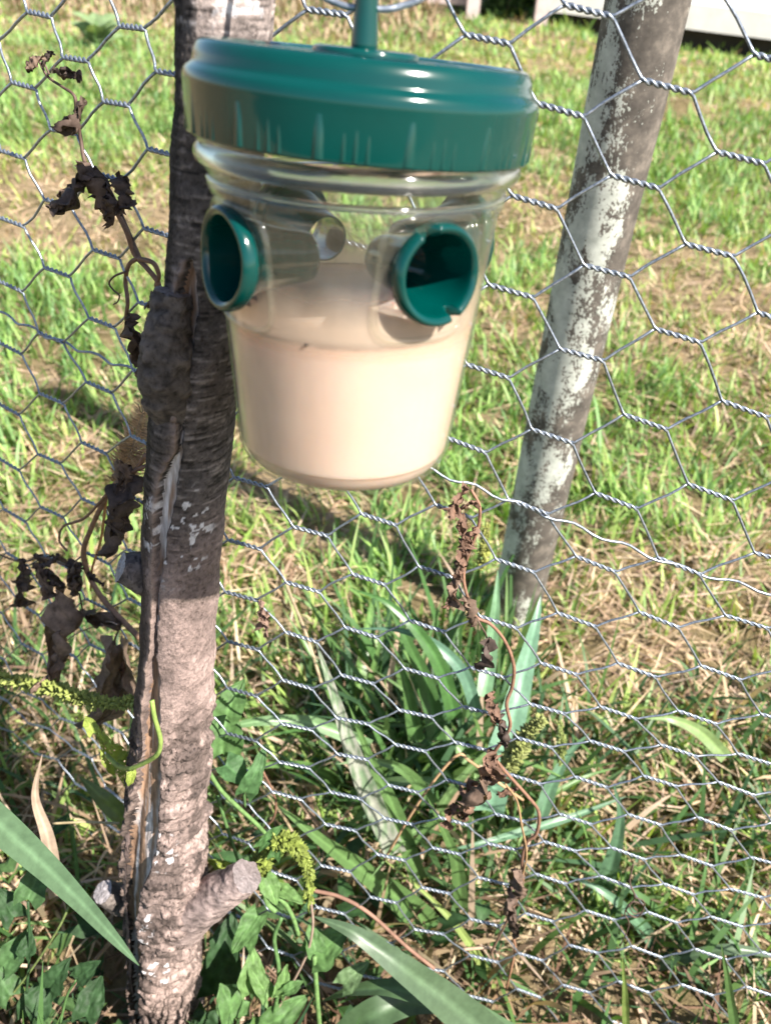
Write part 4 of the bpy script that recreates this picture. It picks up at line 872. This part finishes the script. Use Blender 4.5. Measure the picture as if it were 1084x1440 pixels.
for pl, wpx, t in (([(495, 828, .60), (545, 848, .59), (585, 885, .58), (620, 940, .57), (640, 1010, .56)], 22, (.06, .14, .04)), ([(500, 884, .60), (560, 886, .59), (610, 905, .58), (650, 945, .57), (670, 1000, .56)], 18, (.10, .19, .13)), ([(545, 850, .62), (572, 900, .61), (600, 965, .60), (615, 1040, .58)], 26, (.06, .13, .04)), ([(700, 800, .68), (697, 850, .66), (690, 910, .64), (680, 980, .60)], 22, (.15, .27, .15)), ([(560, 920, .60), (575, 980, .59), (585, 1040, .58)], 22, (.08, .16, .05)), ([(830, 1030, .58), (800, 1060, .57), (775, 1105, .55), (760, 1150, .53)], 20, G3), ([(470, 1075, .50), (520, 1070, .51), (570, 1085, .52), (610, 1130, .52)], 16, G2)):
    blade(cl, 'blade', [P(*q) for q in pl], wpx, t)

# bent dry stalks
def stalk(label, pl, r, tint=(.42, .27, .15)):
    p = cat_pts([P(*q) for q in pl], 8); o_ = tube('dry_stalk', p, r, M_straw, None, 6, tint); tag(o_, label, 'dry stalk', 'dry stalks'); return o_
stalk('tan dry stalk snapped to an angle behind the shrivelled vine', [(540, 1210, .40), (575, 1150, .40), (610, 1098, .405), (643, 1062, .41), (660, 1070, .41), (700, 1100, .41), (735, 1125, .41)], .0012)
stalk('pale dry stalk leaning below the jar bottom right of the trunk', [(395, 800, .75), (410, 840, .70), (430, 890, .65), (452, 960, .60)], .0015, (.5, .38, .24))
stalk('reddish dry stalk lying at the netting foot right of the arch', [(440, 1252, .37), (480, 1262, .365), (520, 1285, .36), (570, 1330, .355), (610, 1362, .35)], .0016, (.26, .15, .11))
stalk('thin brown stalk bending down from the arch to the leaf cluster', [(436, 1260, .325), (440, 1300, .322), (432, 1340, .318), (410, 1385, .312), (390, 1420, .305)], .0010, (.33, .24, .19))
stalk('straw stalk crossing level low on the netting right of the vine', [(650, 1335, .38), (690, 1333, .38), (700, 1345, .38)], .0014, (.5, .36, .26))
stalk('reddish brown stalk curving upright behind the netting right of the trunk', [(372, 1165, .41), (385, 1150, .41), (388, 1128, .41), (380, 1105, .41), (370, 1085, .41)], .0010, (.22, .12, .08))
stalk('tan stalk lying in the shade left of the trunk', [(75, 1158, .36), (120, 1156, .36), (168, 1158, .36)], .0009, (.42, .34, .2))
stalk('dead stem fork sticking out of the ground at the netting foot', [(712, 1390, .36), (718, 1365, .36), (724, 1335, .365), (722, 1320, .365)], .0010, (.28, .15, .09))

# bindweed and weeds: heart shaped leaves
LG = (.085, .165, .055); LGb = (.12, .21, .07); LY = (.24, .30, .06); LD = (.030, .066, .026)  # LD is leaf green with shade put into the colour
def weed(label, base, leaves, stems, cat='weed'):
    e = tag(empty('weed_plant', base), label, cat, 'broad leaved weeds round the trunk')
    for pl, r, t in stems: tube('stem', cat_pts([P(*q) for q in pl], 8), r, M_stem, e, 6, t)
    for k, (px, py, D, dx, dy, Lp, Wp, t) in enumerate(leaves):
        c = P(px, py, D); nn_ = VIEW(c)*.7 + np.array([.25, -.1, .65]) + rng.normal(size=3)*.15
        leaf(e, 'leaf', c, imgdir(c, dx, dy) + VIEW(c)*rng.normal()*.2, nn_, pxm(c, Lp*.9), pxm(c, Wp*.95), t, M_leaf, curl=rng.uniform(.1, .6), fold=rng.uniform(.1, .35), seed=int(px*7+py), holes=(t == LY), nu=34, nv=23, rough=.05)
    return e
weed('bindweed with large heart shaped leaves hugging the right side of the trunk', P(300, 1150, .36),
     [(312, 1060, .385, .1, -1, 78, 70, LG), (318, 1005, .39, .3, -.6, 60, 50, LG), (318, 1075, .375, .6, .5, 50, 48, (.06, .13, .05)), (345, 1115, .36, .45, -.9, 72, 46, (.07, .145, .055))],
     [([(290, 1078, .36), (310, 1110, .36), (335, 1135, .36), (362, 1160, .362), (380, 1180, .365)], .0016, LGb), ([(306, 1120, .37), (320, 1165, .37), (335, 1210, .37)], .0014, LG), ([(345, 1135, .37), (342, 1100, .37)], .001, LG)])
weed('yellowing holed leaf on a green stem curling round the split left of the trunk', P(150, 1070, .34),
     [(165, 1075, .35, -.5, -.9, 66, 42, LY), (132, 1030, .352, -.3, -.6, 30, 24, LY), (186, 1085, .315, -.2, .9, 26, 18, LY), (165, 1072, .35, .4, .9, 40, 20, LY)],
     [([(182, 1082, .312), (205, 1072, .306), (222, 1060, .302), (226, 1040, .302), (218, 1010, .304), (214, 985, .306)], .0014, (.20, .28, .07)), ([(150, 1062, .345), (168, 1078, .335), (186, 1082, .318)], .0016, (.22, .28, .07))])
weed('small yellow green leaf just above the sawn branch stub', P(320, 1230, .36), [(330, 1228, .35, -.9, -.45, 50, 24, LY), (325, 1225, .35, -.8, .15, 30, 18, LY)], [([(332, 1230, .35), (345, 1260, .345), (350, 1300, .34)], .001, LGb)])
weed('leafy weed with a bright young leaf cluster at the bottom right of the trunk', P(380, 1440, .31),
     [(352, 1395, .305, .1, -1, 66, 44, LGb), (378, 1402, .30, -.5, -.8, 60, 36, LGb), (392, 1400, .30, .3, -1, 50, 26, LGb), (400, 1395, .30, .9, -.5, 34, 22, LG), (330, 1432, .30, -.3, -.8, 62, 60, LG), (372, 1445, .295, .7, -.5, 80, 56, LG), (345, 1330, .32, .2, -.8, 56, 42, LG), (362, 1288, .325, -.55, .8, 62, 44, LG), (300, 1400, .33, .3, -.8, 90, 80, LD), (310, 1350, .34, .2, -.7, 70, 60, LD), (290, 1425, .32, -.2, .7, 50, 50, LD)],
     [([(396, 1290, .325), (386, 1320, .32), (392, 1360, .312), (390, 1400, .305), (380, 1450, .30)], .0016, LG), ([(368, 1235, .33), (375, 1268, .328), (388, 1282, .325)], .0020, LGb)])
weed('round crinkled leaf on a straight stalk in front of the slanting wide blade', P(447, 1440, .31),
     [(440, 1345, .318, .75, -.55, 66, 66, LG), (444, 1338, .318, -.2, -.9, 40, 40, LG), (482, 1385, .315, .8, -.7, 50, 34, (.12, .19, .09))],
     [([(442, 1345, .316), (445, 1390, .31), (450, 1450, .30)], .0019, LGb)])
weed('drooping green leaf hanging inside the seed head arch', P(385, 1250, .33), [(374, 1235, .325, .4, .9, 44, 34, LGb), (396, 1252, .325, .7, .4, 40, 30, LGb), (385, 1205, .322, .3, -.9, 30, 26, (.06, .13, .04)), (366, 1190, .325, .75, -.7, 50, 22, (.06, .13, .04))],
     [([(372, 1250, .323), (398, 1268, .321), (412, 1290, .32), (420, 1315, .318)], .0017, LGb)])
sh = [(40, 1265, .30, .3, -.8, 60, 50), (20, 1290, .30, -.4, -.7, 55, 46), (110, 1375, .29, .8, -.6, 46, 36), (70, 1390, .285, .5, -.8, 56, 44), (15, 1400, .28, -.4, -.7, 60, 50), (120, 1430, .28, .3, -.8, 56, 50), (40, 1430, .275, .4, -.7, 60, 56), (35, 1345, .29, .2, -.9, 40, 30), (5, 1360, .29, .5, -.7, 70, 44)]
weed('low weed with small leaves tinted dark as shaded at the bottom left corner', P(60, 1440, .29), [(a, b_, D, dx, dy, l, w_, LD if k % 4 else (.06, .12, .045)) for k, (a, b_, D, dx, dy, l, w_) in enumerate(sh)],
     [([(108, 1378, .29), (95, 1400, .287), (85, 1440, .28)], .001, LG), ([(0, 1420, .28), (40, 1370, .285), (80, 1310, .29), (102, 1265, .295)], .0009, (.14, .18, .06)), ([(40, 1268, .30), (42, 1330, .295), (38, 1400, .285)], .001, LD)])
p = onground(140, 70); e = tag(empty('weed_plant', p), 'pale broad leaved weed standing in the dry grass at the top left', 'weed')
for k in range(9):
    a_ = k*2.4; leaf(e, 'leaf', p + [0, 0, .03+.012*k], [math.cos(a_), math.sin(a_)*.6, .5], [0, -.5, 1], .17, .11, (.20, .28, .14), M_leaf, seed=k+60)
tube('stem', [p, p + [0, 0, .15]], .006, M_stem, e, 6, LG)
# leafy ground weeds in the shade beneath the fence
Vs, Fs, Ts, off = [], [], [], 0
for k in range(170):
    x0 = rng.uniform(-.55, .12); y0 = rng.uniform(.20, .50); c = np.array([x0, y0, float(gz(x0, y0)) + rng.uniform(.01, .09)])
    a_ = rng.uniform(0, 6.28); V, F, T = leafmesh(c, [math.cos(a_), math.sin(a_), rng.uniform(-.2, .6)], [rng.normal()*.4, rng.normal()*.4 - .2, 1], rng.uniform(.012, .03), rng.uniform(.01, .022), np.array([(.035, .08, .026), (.06, .115, .04), (.03, .065, .026)][k % 3]), seed=k, nu=8, nv=5); addb(V, F, T)
o = obj('ground_cover_weeds', mesh('ground_cover_weeds', np.vstack(Vs), np.vstack(Fs), True, np.vstack(Ts)), M_leaf); o['kind'] = 'stuff'
